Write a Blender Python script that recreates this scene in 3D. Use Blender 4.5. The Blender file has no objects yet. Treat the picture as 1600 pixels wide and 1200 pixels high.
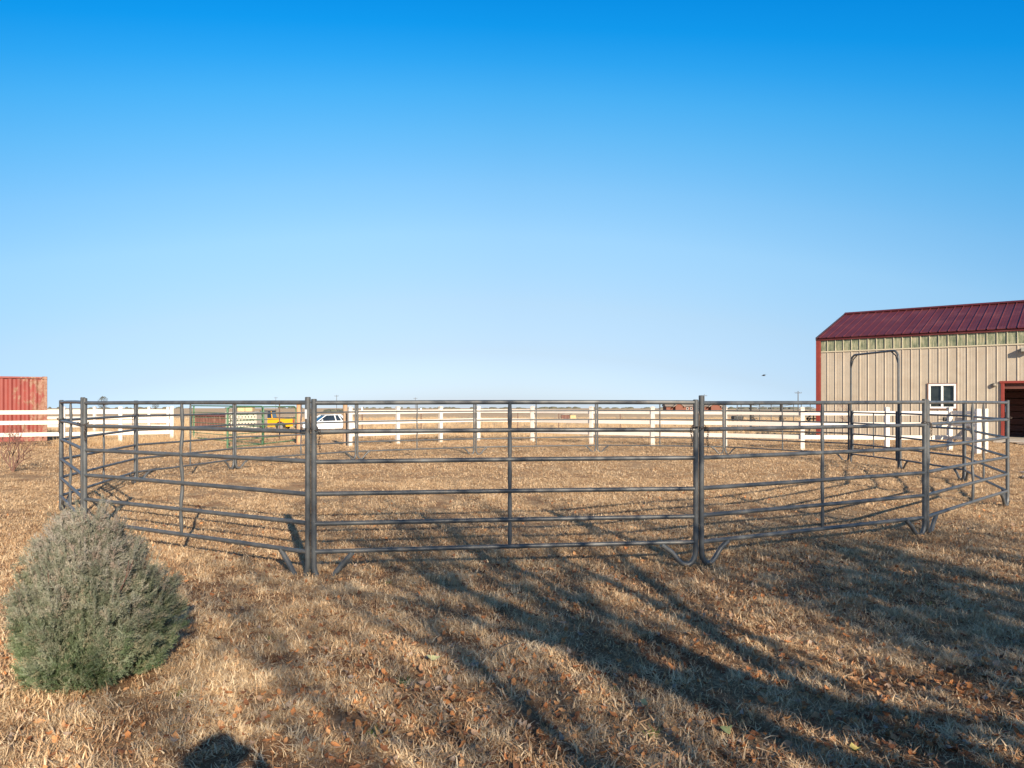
import bpy, math, random
import numpy as np
from mathutils import Vector, Matrix, noise

# ------------------------------------------------------------------ camera, sky, sun, exposure
S = bpy.context.scene
COL = S.collection
F = 1150.0; HC = 1.58; Y0 = 628.0            # focal length in photo pixels, eye height, level line of the pen
cam = bpy.data.objects.new('camera', bpy.data.cameras.new('camera'))
COL.objects.link(cam)
cam.location = (0, 0, HC); cam.rotation_euler = (math.radians(90), 0, 0)
cam.data.sensor_width = 36; cam.data.lens = F / 1600 * 36
cam.data.shift_y = (Y0 - 600) / 1600
cam.data.clip_start = 0.05; cam.data.clip_end = 20000
S.camera = cam

SUN_EL = math.radians(22.5)
SUN_AZ = math.atan2(0.365, -1.0)             # direction towards the sun, measured from +Y to +X
world = bpy.data.worlds.new('World'); S.world = world; world.use_nodes = True
wn, wl = world.node_tree.nodes, world.node_tree.links
wn.clear()
sky = wn.new('ShaderNodeTexSky'); sky.sky_type = 'NISHITA'; sky.sun_disc = False
sky.sun_elevation = SUN_EL; sky.sun_rotation = SUN_AZ
sky.altitude = 1500; sky.air_density = 1.0; sky.dust_density = 0.6; sky.ozone_density = 1.6
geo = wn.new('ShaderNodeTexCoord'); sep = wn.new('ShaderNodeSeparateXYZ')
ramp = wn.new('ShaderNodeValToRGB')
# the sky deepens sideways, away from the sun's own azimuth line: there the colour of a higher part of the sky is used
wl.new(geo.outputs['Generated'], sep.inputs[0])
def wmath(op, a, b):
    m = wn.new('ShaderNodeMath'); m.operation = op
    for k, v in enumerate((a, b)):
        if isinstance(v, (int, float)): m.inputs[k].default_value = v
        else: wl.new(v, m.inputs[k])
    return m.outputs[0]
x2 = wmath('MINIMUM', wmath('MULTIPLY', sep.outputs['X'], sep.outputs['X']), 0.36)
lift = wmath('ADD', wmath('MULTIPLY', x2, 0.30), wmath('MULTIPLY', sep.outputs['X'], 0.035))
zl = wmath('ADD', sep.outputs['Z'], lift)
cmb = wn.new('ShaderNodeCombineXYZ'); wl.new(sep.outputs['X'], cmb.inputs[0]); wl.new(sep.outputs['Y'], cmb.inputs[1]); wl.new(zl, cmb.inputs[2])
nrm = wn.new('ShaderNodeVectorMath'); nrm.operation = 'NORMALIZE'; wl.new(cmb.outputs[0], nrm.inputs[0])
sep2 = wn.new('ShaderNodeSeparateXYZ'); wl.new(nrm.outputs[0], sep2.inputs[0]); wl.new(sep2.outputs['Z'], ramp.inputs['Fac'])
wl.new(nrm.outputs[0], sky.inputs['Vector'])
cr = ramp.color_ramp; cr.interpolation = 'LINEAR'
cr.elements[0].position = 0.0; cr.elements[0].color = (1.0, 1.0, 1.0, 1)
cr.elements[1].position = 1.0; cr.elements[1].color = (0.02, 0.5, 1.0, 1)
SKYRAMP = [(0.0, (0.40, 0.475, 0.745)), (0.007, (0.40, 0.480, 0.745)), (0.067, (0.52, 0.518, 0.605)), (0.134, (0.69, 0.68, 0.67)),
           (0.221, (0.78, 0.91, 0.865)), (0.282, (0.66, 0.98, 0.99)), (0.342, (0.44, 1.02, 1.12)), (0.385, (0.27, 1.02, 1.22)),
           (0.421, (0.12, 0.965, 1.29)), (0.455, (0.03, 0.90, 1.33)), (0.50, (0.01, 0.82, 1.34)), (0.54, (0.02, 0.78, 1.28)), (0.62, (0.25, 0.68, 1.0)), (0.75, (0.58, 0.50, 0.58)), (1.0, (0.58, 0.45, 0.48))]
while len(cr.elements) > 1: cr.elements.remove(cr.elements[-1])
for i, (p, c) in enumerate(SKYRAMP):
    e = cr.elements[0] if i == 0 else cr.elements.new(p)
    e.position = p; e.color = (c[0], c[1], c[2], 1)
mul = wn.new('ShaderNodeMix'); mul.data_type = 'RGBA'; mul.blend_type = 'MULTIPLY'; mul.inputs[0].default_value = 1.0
bg = wn.new('ShaderNodeBackground'); bg.inputs['Strength'].default_value = 0.101
wo = wn.new('ShaderNodeOutputWorld')
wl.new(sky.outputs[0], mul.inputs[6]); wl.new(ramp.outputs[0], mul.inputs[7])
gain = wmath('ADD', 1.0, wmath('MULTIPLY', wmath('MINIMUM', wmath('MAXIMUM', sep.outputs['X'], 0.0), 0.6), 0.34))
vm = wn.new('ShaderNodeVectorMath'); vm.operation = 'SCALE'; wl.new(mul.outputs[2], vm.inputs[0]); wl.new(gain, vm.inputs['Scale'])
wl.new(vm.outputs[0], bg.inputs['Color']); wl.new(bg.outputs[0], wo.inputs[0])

sd = bpy.data.lights.new('sun', 'SUN'); sd.energy = 5.0; sd.angle = math.radians(0.53); sd.color = (1.0, 0.85, 0.66)
sun = bpy.data.objects.new('sun', sd); COL.objects.link(sun)
to_sun = Vector((math.sin(SUN_AZ) * math.cos(SUN_EL), math.cos(SUN_AZ) * math.cos(SUN_EL), math.sin(SUN_EL)))
sun.rotation_euler = to_sun.to_track_quat('Z', 'Y').to_euler()
sun.location = (0, -20, 30)
vs = S.view_settings
vs.view_transform = 'Standard'; vs.look = 'None'; vs.gamma = 1; vs.use_curve_mapping = False; vs.exposure = 0.81

rnd = random.Random(7)
R = math.radians

# ------------------------------------------------------------------ helpers
class MB:
    """collects shapes and links them as one mesh object"""
    def __init__(s): s.v = []; s.f = []; s.sm = []; s.mi = []
    def add(s, vs, fs, smooth=False, mi=0):
        n = len(s.v); s.v.extend([tuple(p) for p in vs])
        for f in fs: s.f.append([i + n for i in f]); s.sm.append(smooth); s.mi.append(mi)
    def box(s, c, size, rot=None, bev=0.0, mi=0):
        hx, hy, hz = [q / 2 for q in size]
        if bev <= 0:
            P = [(x, y, z) for x in (-hx, hx) for y in (-hy, hy) for z in (-hz, hz)]
            Fc = [(0, 1, 3, 2), (4, 6, 7, 5), (0, 4, 5, 1), (2, 3, 7, 6), (0, 2, 6, 4), (1, 5, 7, 3)]
        else:
            b = min(bev, hx * .9, hy * .9, hz * .9); P = []
            for sx in (-1, 1):
                for sy in (-1, 1):
                    for sz in (-1, 1):
                        P += [(sx*hx, sy*(hy-b), sz*(hz-b)), (sx*(hx-b), sy*hy, sz*(hz-b)), (sx*(hx-b), sy*(hy-b), sz*hz)]
            def I(sx, sy, sz, k): return ((sx > 0)*4 + (sy > 0)*2 + (sz > 0))*3 + k
            Fc = []
            for k in range(3):
                for sg in (-1, 1):
                    q = []
                    for a, b2 in ((-1, -1), (1, -1), (1, 1), (-1, 1)):
                        t = [a, b2]; t.insert(k, sg); q.append(I(*t, k))
                    if sg < 0: q.reverse()
                    if k == 1: q.reverse()
                    Fc.append(q)
            for a in range(3):
                o = [x for x in range(3) if x != a]
                for s1 in (-1, 1):
                    for s2 in (-1, 1):
                        q = []
                        for sa, k in ((-1, o[0]), (1, o[0]), (1, o[1]), (-1, o[1])):
                            t = [0, 0, 0]; t[a] = sa; t[o[0]] = s1; t[o[1]] = s2; q.append(I(*t, k))
                        Fc.append(q)
            for sx in (-1, 1):
                for sy in (-1, 1):
                    for sz in (-1, 1): Fc.append([I(sx, sy, sz, k) for k in range(3)])
        M = rot if rot is not None else Matrix.Identity(3)
        c = Vector(c)
        s.add([M @ Vector(p) + c for p in P], Fc, False, mi)
    def tube(s, path, r, n=8, caps=True, smooth=True, flat=None, mi=0):
        """round tube along a path; r number or list; flat=(axis vector, factor) squashes the section"""
        path = [Vector(p) for p in path]; m = len(path)
        rr = r if isinstance(r, (list, tuple)) else [r] * m
        V = []; prev = None
        for i, p in enumerate(path):
            t = (path[min(i+1, m-1)] - path[max(i-1, 0)]).normalized()
            if prev is None:
                a = Vector((0, 0, 1)) if abs(t.z) < .9 else Vector((1, 0, 0))
                u = t.cross(a).normalized()
            else:
                u = (prev - t * prev.dot(t)).normalized()
            prev = u; w = t.cross(u)
            for k in range(n):
                an = 2 * math.pi * k / n
                o = (u * math.cos(an) + w * math.sin(an)) * rr[i]
                if flat is not None:
                    ax, fac = flat
                    if isinstance(fac, (list, tuple)): fac = fac[i]
                    o = o + ax * (o.dot(ax) * (fac - 1))
                V.append(p + o)
        Fc = []
        for i in range(m - 1):
            for k in range(n):
                a = i*n + k; b = i*n + (k+1) % n
                Fc.append((a, b, b + n, a + n))
        s.add(V, Fc, smooth, mi)
        if caps:
            s.add(V[:n], [tuple(range(n))[::-1]], False, mi); s.add(V[-n:], [tuple(range(n))], False, mi)
    def cyl(s, a, b, r, n=16, mi=0): s.tube([a, b], r, n, mi=mi)
    def torus(s, c, Rr, r, M=None, n=12, k=6, sx=1.0, mi=0):
        V = []; M = M or Matrix.Identity(3); c = Vector(c)
        for i in range(n):
            a = 2*math.pi*i/n
            for j in range(k):
                b = 2*math.pi*j/k
                V.append(M @ Vector(((Rr + r*math.cos(b))*math.cos(a)*sx, (Rr + r*math.cos(b))*math.sin(a), r*math.sin(b))) + c)
        s.add(V, [(i*k+j, ((i+1) % n)*k+j, ((i+1) % n)*k+(j+1) % k, i*k+(j+1) % k) for i in range(n) for j in range(k)], True, mi)
    def extr(s, poly, a, b, M=None, c=(0, 0, 0), mi=0):
        """poly in (x,z), extruded along local y from a to b"""
        M = M or Matrix.Identity(3); c = Vector(c); n = len(poly)
        V = [M @ Vector((x, a, z)) + c for x, z in poly] + [M @ Vector((x, b, z)) + c for x, z in poly]
        s.add(V, [tuple(range(n)), tuple(range(2*n-1, n-1, -1))] + [(i, i+n, (i+1) % n + n, (i+1) % n) for i in range(n)], False, mi)
    def mesh(s, name, mats):
        me = bpy.data.meshes.new(name); me.from_pydata(s.v, [], s.f)
        mats = mats if isinstance(mats, (list, tuple)) else [mats]
        for m in mats: me.materials.append(m)
        me.polygons.foreach_set('use_smooth', s.sm); me.polygons.foreach_set('material_index', s.mi)
        me.update(); return me
    def build(s, name, mats, parent=None):
        o = bpy.data.objects.new(name, s.mesh(name, mats)); COL.objects.link(o)
        if parent is not None: o.parent = parent
        return o

def tag(o, label=None, cat=None, group=None, kind=None):
    if label: o['label'] = label
    if cat: o['category'] = cat
    if group: o['group'] = group
    if kind: o['kind'] = kind
    return o
def empty(name, loc, rz=0, label=None, cat=None, group=None):
    o = bpy.data.objects.new(name, None); COL.objects.link(o); o.empty_display_size = .2
    o.location = loc; o.rotation_euler = (0, 0, rz)
    return tag(o, label, cat, group)
def copy_tree(o, parent=None):
    c = o.copy(); COL.objects.link(c); c.parent = parent
    for ch in list(o.children): copy_tree(ch, c)
    return c
def fromy(y): return F * HC / (y - Y0)          # depth of a level ground point seen at photo row y
def gpt(x, y):                                   # level ground point seen at photo pixel
    Y = fromy(y); return Vector(((x - 800) / F * Y, Y, 0))
def xat(x, Y): return (x - 800) / F * Y
def zat(y, Y): return HC - (y - Y0) / F * Y

TER = [(-1e5, 0), (33, 0), (58, -.85), (125, -1.3), (400, -3.5), (1500, -12.6), (7000, -60)]
def fall(y):
    for (a, za), (b, zb) in zip(TER, TER[1:]):
        if y <= b:
            t = (y - a) / (b - a)
            if b == 58: t = t*t*(3-2*t)
            return za + (zb - za) * t
    return TER[-1][1]
def ground_z(x, y):
    d = math.hypot(x, y)
    z = fall(y)
    k = max(0, 1 - max(0, d - 40) / 60)
    if k > 0:
        z += k * (0.022 * noise.noise(Vector((x*.9, y*.9, 0))) + 0.012 * noise.noise(Vector((x*2.7, y*2.7, 4))) + .02*noise.noise(Vector((x*.25, y*.25, 9))))
        # ground under the barn and its slab stays flat
    return z

# ------------------------------------------------------------------ materials
def nt(name):
    m = bpy.data.materials.new(name); m.use_nodes = True
    n = m.node_tree.nodes; l = m.node_tree.links
    return m, n, l, n['Principled BSDF']
def ramp_node(n, stops):
    r = n.new('ShaderNodeValToRGB'); c = r.color_ramp
    while len(c.elements) > 1: c.elements.remove(c.elements[-1])
    for i, (p, col) in enumerate(stops):
        e = c.elements[0] if i == 0 else c.elements.new(p)
        e.position = p; e.color = (*col, 1)
    return r
def noise_node(n, l, scale, detail=4, rough=.6, coord=None, stretch=None):
    t = n.new('ShaderNodeTexNoise'); t.inputs['Scale'].default_value = scale
    t.inputs['Detail'].default_value = detail; t.inputs['Roughness'].default_value = rough
    tc = n.new('ShaderNodeTexCoord'); src = tc.outputs[coord or 'Object']
    if stretch:
        mp = n.new('ShaderNodeMapping'); mp.inputs['Scale'].default_value = stretch
        l.new(src, mp.inputs[0]); src = mp.outputs[0]
    l.new(src, t.inputs['Vector']); return t
def mix(n, l, fac, a, b, mode='MIX'):
    x = n.new('ShaderNodeMix'); x.data_type = 'RGBA'; x.blend_type = mode
    for s, v in ((x.inputs[0], fac), (x.inputs[6], a), (x.inputs[7], b)):
        if isinstance(v, (int, float)): s.default_value = v
        elif isinstance(v, tuple): s.default_value = (*v, 1)
        else: l.new(v, s)
    return x.outputs[2]
def bump(n, l, b, h, strength=.3, dist=.01):
    x = n.new('ShaderNodeBump'); x.inputs['Strength'].default_value = strength; x.inputs['Distance'].default_value = dist
    l.new(h, x.inputs['Height']); l.new(x.outputs[0], b.inputs['Normal'])
def paint(name, c1, c2, rough=.5, metal=0.0, scale=6, stretch=None, contrast=(.35, .65), bmp=0.0, bscale=60, spec=.5, dirt=None, dscale=3, damt=(.55, .75)):
    m, n, l, b = nt(name)
    t = noise_node(n, l, scale, stretch=stretch)
    r = ramp_node(n, [(contrast[0], c1), (contrast[1], c2)]); l.new(t.outputs[0], r.inputs[0])
    out = r.outputs[0]
    if dirt:
        t3 = noise_node(n, l, dscale, 6, .7, stretch=stretch)
        r3 = ramp_node(n, [(damt[0], (0, 0, 0)), (damt[1], (1, 1, 1))]); l.new(t3.outputs[0], r3.inputs[0])
        out = mix(n, l, r3.outputs[0], out, dirt)
    l.new(out, b.inputs['Base Color'])
    b.inputs['Roughness'].default_value = rough; b.inputs['Metallic'].default_value = metal
    b.inputs['Specular IOR Level'].default_value = spec
    if bmp > 0:
        t2 = noise_node(n, l, bscale); bump(n, l, b, t2.outputs[0], bmp, .004)
    return m

M = {}
M['pipe'] = paint('pipe_paint', (.062, .068, .072), (.098, .104, .108), .42, 0.0, 9, bmp=.15, bscale=90, dirt=(.11, .085, .06), dscale=14, damt=(.56, .74))
M['pipe_end'] = paint('pipe_end', (.02, .02, .02), (.03, .03, .03), .8)
M['chain'] = paint('chain_steel', (.06, .05, .045), (.12, .09, .07), .5, .6, 40)
M['sticker'] = paint('sticker_white', (.75, .75, .75), (.8, .8, .8), .4)
M['vinyl'] = paint('vinyl', (.63, .575, .51), (.685, .625, .555), .45, 0, 3, dirt=(.62, .55, .46), dscale=2.2, damt=(.62, .9))
M['vinyl_shade'] = paint('shaded_vinyl_board', (.30, .28, .27), (.40, .37, .35), .8, 0, 5)  # grey copy of the white vinyl, the shade is painted into its colour
M['red_steel'] = paint('red_trim', (.21, .034, .022), (.25, .040, .027), .45, 0, 4)
M['roof'] = paint('roof_red', (.078, .015, .016), (.104, .020, .021), .5, .0, 1.2, spec=.3, dirt=(.16, .05, .048), dscale=.8, damt=(.5, .8))
M['roof_edge'] = paint('roof_dark_trim', (.05, .035, .04), (.07, .045, .05), .4)
M['siding'] = paint('siding_tan', (.40, .34, .262), (.45, .385, .30), .5, 0, 2.0, dirt=(.35, .275, .20), dscale=1.5, damt=(.5, .85))
M['siding_rib'] = M['siding']
M['cream'] = paint('cream_trim', (.50, .44, .31), (.56, .49, .35), .5)
M['frame_white'] = paint('frame_white', (.80, .78, .76), (.85, .83, .80), .4)
M['concrete'] = paint('concrete', (.36, .32, .27), (.47, .42, .35), .9, 0, 4, bmp=.3)
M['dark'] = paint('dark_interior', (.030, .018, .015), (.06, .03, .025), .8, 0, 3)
M['int_wood'] = paint('interior_boards', (.10, .035, .025), (.15, .05, .035), .7, 0, 6, stretch=(.3, 1, 6))
M['green_pipe'] = paint('green_gate_paint', (.06, .15, .075), (.10, .20, .11), .5, 0, 10, dirt=(.16, .17, .10), dscale=8)
M['wood'] = paint('post_wood', (.30, .20, .12), (.42, .29, .19), .85, 0, 9, stretch=(3, 3, .4), bmp=.4)
M['wood_orange'] = paint('cedar_post', (.46, .24, .13), (.56, .32, .18), .85, 0, 9, stretch=(3, 3, .4), bmp=.4)
M['wood_grey'] = paint('pole_wood', (.07, .06, .05), (.12, .10, .085), .9)
M['tpost'] = paint('rusted_steel_post', (.09, .05, .035), (.15, .085, .06), .7)
M['rust'] = paint('rusted_sheet', (.10, .045, .034), (.18, .085, .06), .8, 0, 8, stretch=(1, 1, .3), dirt=(.30, .20, .15), dscale=6)
M['tire'] = paint('tire_rubber', (.014, .014, .014), (.025, .025, .024), .85)
M['glass_car'] = paint('tinted_car_glass', (.015, .022, .030), (.03, .04, .05), .08, 0, 1, spec=.8)
M['car_white'] = paint('car_white', (.74, .77, .80), (.80, .82, .84), .28, 0, 1)
M['car_yellow'] = paint('car_yellow', (.66, .30, .006), (.70, .33, .008), .3, 0, 1)
M['black_vinyl'] = paint('black_top', (.02, .02, .022), (.035, .035, .04), .6)
M['chrome'] = paint('wheel_metal', (.5, .5, .5), (.6, .6, .6), .25, .8)
M['lamp_red'] = paint('tail_lamp', (.35, .02, .02), (.4, .03, .03), .3)
M['trailer'] = paint('trailer_beige', (.47, .43, .34), (.55, .50, .40), .5, 0, 3, dirt=(.33, .27, .19), dscale=3)
M['hay'] = paint('straw_bales', (.45, .33, .17), (.60, .46, .26), .95, 0, 12, bmp=.5)
M['brick'] = paint('house_brick', (.16, .06, .04), (.21, .08, .05), .85)
M['shingle'] = paint('house_shingles', (.20, .165, .135), (.27, .225, .185), .9)
M['black'] = paint('black_rubber', (.012, .012, .012), (.02, .02, .02), .6)
M['bark'] = paint('tree_bark', (.10, .085, .07), (.17, .145, .12), .95, 0, 14, bmp=.5)
M['twig_red'] = paint('red_twigs', (.14, .07, .055), (.22, .12, .09), .85, 0, 14)
M['bird'] = paint('bird_dark', (.03, .03, .03), (.05, .05, .05), .8)
M['cloth'] = paint('dark_jacket', (.03, .035, .05), (.05, .055, .07), .9)

def window_glass(name):
    m, n, l, b = nt(name)
    b.inputs['Base Color'].default_value = (.02, .024, .024, 1); b.inputs['Roughness'].default_value = .04
    b.inputs['Specular IOR Level'].default_value = .6
    t = noise_node(n, l, 3, 3); r = ramp_node(n, [(.35, (.012, .018, .018)), (.7, (.045, .055, .052))])
    l.new(t.outputs[0], r.inputs[0]); l.new(r.outputs[0], b.inputs['Base Color'])
    return m
M['glass'] = window_glass('window_glass')

def container_mat():
    m, n, l, b = nt('container_paint')
    t = noise_node(n, l, 1.1, 3); r = ramp_node(n, [(.3, (.20, .034, .025)), (.7, (.26, .052, .038))])
    l.new(t.outputs[0], r.inputs[0])
    t2 = noise_node(n, l, 3.4, 8, .75, stretch=(1, 1, .45))
    # rust and bare primer gather near the corner post (local x = 0)
    tc = n.new('ShaderNodeTexCoord'); sp = n.new('ShaderNodeSeparateXYZ'); l.new(tc.outputs['Object'], sp.inputs[0])
    mr = n.new('ShaderNodeMapRange'); mr.inputs[1].default_value = -1.6; mr.inputs[2].default_value = -.1
    mr.inputs[3].default_value = -.18; mr.inputs[4].default_value = .12
    l.new(sp.outputs['X'], mr.inputs[0])
    ad = n.new('ShaderNodeMath'); ad.operation = 'ADD'; l.new(t2.outputs[0], ad.inputs[0]); l.new(mr.outputs[0], ad.inputs[1])
    rr = ramp_node(n, [(.50, (0, 0, 0)), (.58, (1, 1, 1))]); l.new(ad.outputs[0], rr.inputs[0])
    t3 = noise_node(n, l, 9, 5); r3 = ramp_node(n, [(.4, (.20, .085, .045)), (.62, (.30, .17, .115))]); l.new(t3.outputs[0], r3.inputs[0])
    l.new(mix(n, l, rr.outputs[0], r.outputs[0], r3.outputs[0]), b.inputs['Base Color']); b.inputs['Roughness'].default_value = .6
    return m
M['container'] = container_mat()

def skylight_mat():
    m, n, l, b = nt('translucent_panel')
    t = noise_node(n, l, 2.6, 7, .7, stretch=(1.2, 1.2, .7)); r = ramp_node(n, [(.30, (.13, .15, .105)), (.45, (.22, .235, .165)), (.56, (.33, .325, .235)), (.68, (.31, .25, .17))])
    l.new(t.outputs[0], r.inputs[0])
    t2 = noise_node(n, l, 22, 3, .6, stretch=(1, 1, .12)); r2 = ramp_node(n, [(.4, (.6, .65, .55)), (.6, (1.15, 1.1, 1.0))]); l.new(t2.outputs[0], r2.inputs[0])
    l.new(mix(n, l, 1.0, r.outputs[0], r2.outputs[0], 'MULTIPLY'), b.inputs['Base Color'])
    b.inputs['Roughness'].default_value = .3
    return m
M['skylight'] = skylight_mat()

def ground_mat():
    m, n, l, b = nt('ground_soil')
    tc = n.new('ShaderNodeTexCoord')
    def nz(sc, d, r=.6):
        t = n.new('ShaderNodeTexNoise'); t.inputs['Scale'].default_value = sc; t.inputs['Detail'].default_value = d; t.inputs['Roughness'].default_value = r
        l.new(tc.outputs['Object'], t.inputs['Vector']); return t.outputs[0]
    a = ramp_node(n, [(.30, (.16, .078, .042)), (.52, (.27, .140, .072)), (.72, (.38, .235, .135))]); l.new(nz(5, 8, .7), a.inputs[0])
    straw = ramp_node(n, [(.35, (.27, .165, .092)), (.5, (.44, .30, .175)), (.66, (.62, .48, .31))]); l.new(nz(38, 6, .75), straw.inputs[0])
    k = ramp_node(n, [(.40, (0, 0, 0)), (.58, (1, 1, 1))]); l.new(nz(1.6, 6, .65), k.inputs[0])
    near = mix(n, l, k.outputs[0], a.outputs[0], straw.outputs[0])
    # pen floor and pasture: straw closes up with distance
    sp = n.new('ShaderNodeSeparateXYZ'); l.new(tc.outputs['Object'], sp.inputs[0])
    mr = n.new('ShaderNodeMapRange'); mr.inputs[1].default_value = 6; mr.inputs[2].default_value = 26; l.new(sp.outputs['Y'], mr.inputs[0])
    mid = ramp_node(n, [(.30, (.38, .23, .125)), (.5, (.52, .345, .195)), (.68, (.62, .455, .275))]); l.new(nz(2.2, 8, .7), mid.inputs[0])
    c = mix(n, l, mr.outputs[0], near, mid.outputs[0])
    # far fields: broad strips of stubble, grass and fallow
    mp = n.new('ShaderNodeMapping'); mp.inputs['Scale'].default_value = (.003, .012, 1); l.new(tc.outputs['Object'], mp.inputs[0])
    t = n.new('ShaderNodeTexNoise'); t.inputs['Scale'].default_value = 1.0; t.inputs['Detail'].default_value = 5; l.new(mp.outputs[0], t.inputs['Vector'])
    far = ramp_node(n, [(.33, (.42, .30, .18)), (.45, (.52, .39, .25)), (.55, (.46, .33, .20)), (.66, (.58, .46, .31))]); l.new(t.outputs[0], far.inputs[0])
    mr2 = n.new('ShaderNodeMapRange'); mr2.inputs[1].default_value = 30; mr2.inputs[2].default_value = 110; l.new(sp.outputs['Y'], mr2.inputs[0])
    c = mix(n, l, mr2.outputs[0], c, far.outputs[0])
    l.new(c, b.inputs['Base Color']); b.inputs['Roughness'].default_value = 1.0; b.inputs['Specular IOR Level'].default_value = .1
    ad = n.new('ShaderNodeMath'); ad.operation = 'ADD'; l.new(nz(26, 8, .75), ad.inputs[0]); l.new(nz(120, 3, .6), ad.inputs[1])
    bump(n, l, b, ad.outputs[0], .9, .03)
    return m
M['ground'] = ground_mat()
def gravel_mat():
    m, n, l, b = nt('gravel')
    tc = n.new('ShaderNodeTexCoord'); v = n.new('ShaderNodeTexVoronoi'); v.inputs['Scale'].default_value = 22
    l.new(tc.outputs['Object'], v.inputs['Vector'])
    sp = n.new('ShaderNodeSeparateColor'); l.new(v.outputs['Color'], sp.inputs[0])
    r = ramp_node(n, [(0, (.19, .14, .115)), (.5, (.30, .235, .20)), (1, (.43, .36, .31))]); l.new(sp.outputs[0], r.inputs[0])
    t = noise_node(n, l, .9, 5); k = ramp_node(n, [(.42, (0, 0, 0)), (.62, (1, 1, 1))]); l.new(t.outputs[0], k.inputs[0])
    l.new(mix(n, l, k.outputs[0], r.outputs[0], (.38, .27, .17)), b.inputs['Base Color']); b.inputs['Roughness'].default_value = .95
    bump(n, l, b, v.outputs['Distance'], .6, .02)
    return m
M['gravel'] = gravel_mat()

def blade_mat(name, stops, trans=.25, isl=.5):
    """dry leaves of grass: colour differs from tuft to tuft and blade to blade"""
    m, n, l, b = nt(name)
    oi = n.new('ShaderNodeObjectInfo'); g = n.new('ShaderNodeNewGeometry')
    ma = n.new('ShaderNodeMath'); ma.operation = 'MULTIPLY'; ma.inputs[1].default_value = isl; l.new(g.outputs['Random Per Island'], ma.inputs[0])
    mb = n.new('ShaderNodeMath'); mb.operation = 'MULTIPLY'; mb.inputs[1].default_value = 1 - isl; l.new(oi.outputs['Random'], mb.inputs[0])
    s = n.new('ShaderNodeMath'); s.operation = 'ADD'; l.new(ma.outputs[0], s.inputs[0]); l.new(mb.outputs[0], s.inputs[1])
    r = ramp_node(n, stops); l.new(s.outputs[0], r.inputs[0])
    l.new(r.outputs[0], b.inputs['Base Color']); b.inputs['Roughness'].default_value = .75; b.inputs['Specular IOR Level'].default_value = .25
    tr = n.new('ShaderNodeBsdfTranslucent'); l.new(r.outputs[0], tr.inputs[0])
    mx = n.new('ShaderNodeMixShader'); mx.inputs[0].default_value = trans
    l.new(b.outputs[0], mx.inputs[1]); l.new(tr.outputs[0], mx.inputs[2])
    l.new(mx.outputs[0], n['Material Output'].inputs[0])
    return m
M['blade'] = blade_mat('dry_grass', [(.12, (.42, .265, .145)), (.30, (.60, .43, .26)), (.5, (.79, .60, .37)), (.72, (.90, .74, .50)), (.90, (.62, .49, .34))], .25, .45)
M['litter'] = blade_mat('flat_litter', [(.1, (.28, .14, .068)), (.35, (.48, .27, .135)), (.6, (.64, .43, .24)), (.85, (.78, .60, .38))], .15, .6)
M['matted'] = blade_mat('matted_grass', [(.12, (.38, .225, .12)), (.35, (.54, .36, .205)), (.6, (.69, .50, .30)), (.85, (.80, .63, .41))], .25, .5)
M['blade_green'] = blade_mat('green_grass', [(.1, (.10, .17, .03)), (.5, (.17, .25, .05)), (.9, (.32, .32, .12))], .25)
M['weed'] = blade_mat('dry_weeds', [(.1, (.42, .27, .14)), (.4, (.60, .42, .24)), (.7, (.72, .55, .34)), (.9, (.48, .34, .21))], .2)
M['leaf'] = blade_mat('dead_leaves', [(.1, (.17, .075, .04)), (.3, (.36, .145, .06)), (.5, (.52, .23, .09)), (.68, (.58, .32, .15)), (.82, (.40, .24, .14)), (.94, (.38, .30, .24))], .15, .0)
M['leaf_pale'] = paint('pale_leaf', (.30, .31, .16), (.40, .40, .22), .7, 0, 30)
M['leaf_yellow'] = paint('yellow_leaf', (.55, .44, .12), (.62, .50, .17), .7, 0, 30)
M['leaf_tan'] = paint('tan_leaf', (.60, .34, .13), (.68, .42, .18), .7, 0, 30)
M['leaf_green'] = paint('green_leaf', (.20, .25, .10), (.27, .31, .14), .7, 0, 30)

def juniper_mat():
    m, n, l, b = nt('juniper_foliage')
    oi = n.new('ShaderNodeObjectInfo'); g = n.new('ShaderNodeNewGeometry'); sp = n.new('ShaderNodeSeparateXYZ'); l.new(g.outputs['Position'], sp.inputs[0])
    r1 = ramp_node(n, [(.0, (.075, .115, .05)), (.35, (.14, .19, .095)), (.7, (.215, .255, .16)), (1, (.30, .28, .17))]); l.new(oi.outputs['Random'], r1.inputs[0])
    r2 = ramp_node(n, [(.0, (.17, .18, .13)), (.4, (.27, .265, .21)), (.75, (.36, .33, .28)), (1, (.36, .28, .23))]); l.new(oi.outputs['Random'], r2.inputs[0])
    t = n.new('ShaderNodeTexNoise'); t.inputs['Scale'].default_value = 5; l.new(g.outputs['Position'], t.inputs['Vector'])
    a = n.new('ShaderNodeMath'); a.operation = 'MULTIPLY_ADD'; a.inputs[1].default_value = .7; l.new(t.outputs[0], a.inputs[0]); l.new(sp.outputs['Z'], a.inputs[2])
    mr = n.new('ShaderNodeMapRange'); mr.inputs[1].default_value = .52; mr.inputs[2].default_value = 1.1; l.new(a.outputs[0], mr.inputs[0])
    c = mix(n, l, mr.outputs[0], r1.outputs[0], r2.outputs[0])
    l.new(c, b.inputs['Base Color']); b.inputs['Roughness'].default_value = .7; b.inputs['Specular IOR Level'].default_value = .2
    return m
M['juniper'] = juniper_mat()
def tree_far_mat():
    return paint('far_foliage', (.075, .08, .055), (.13, .125, .085), .95, 0, .5)
M['far_tree'] = tree_far_mat()

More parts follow.
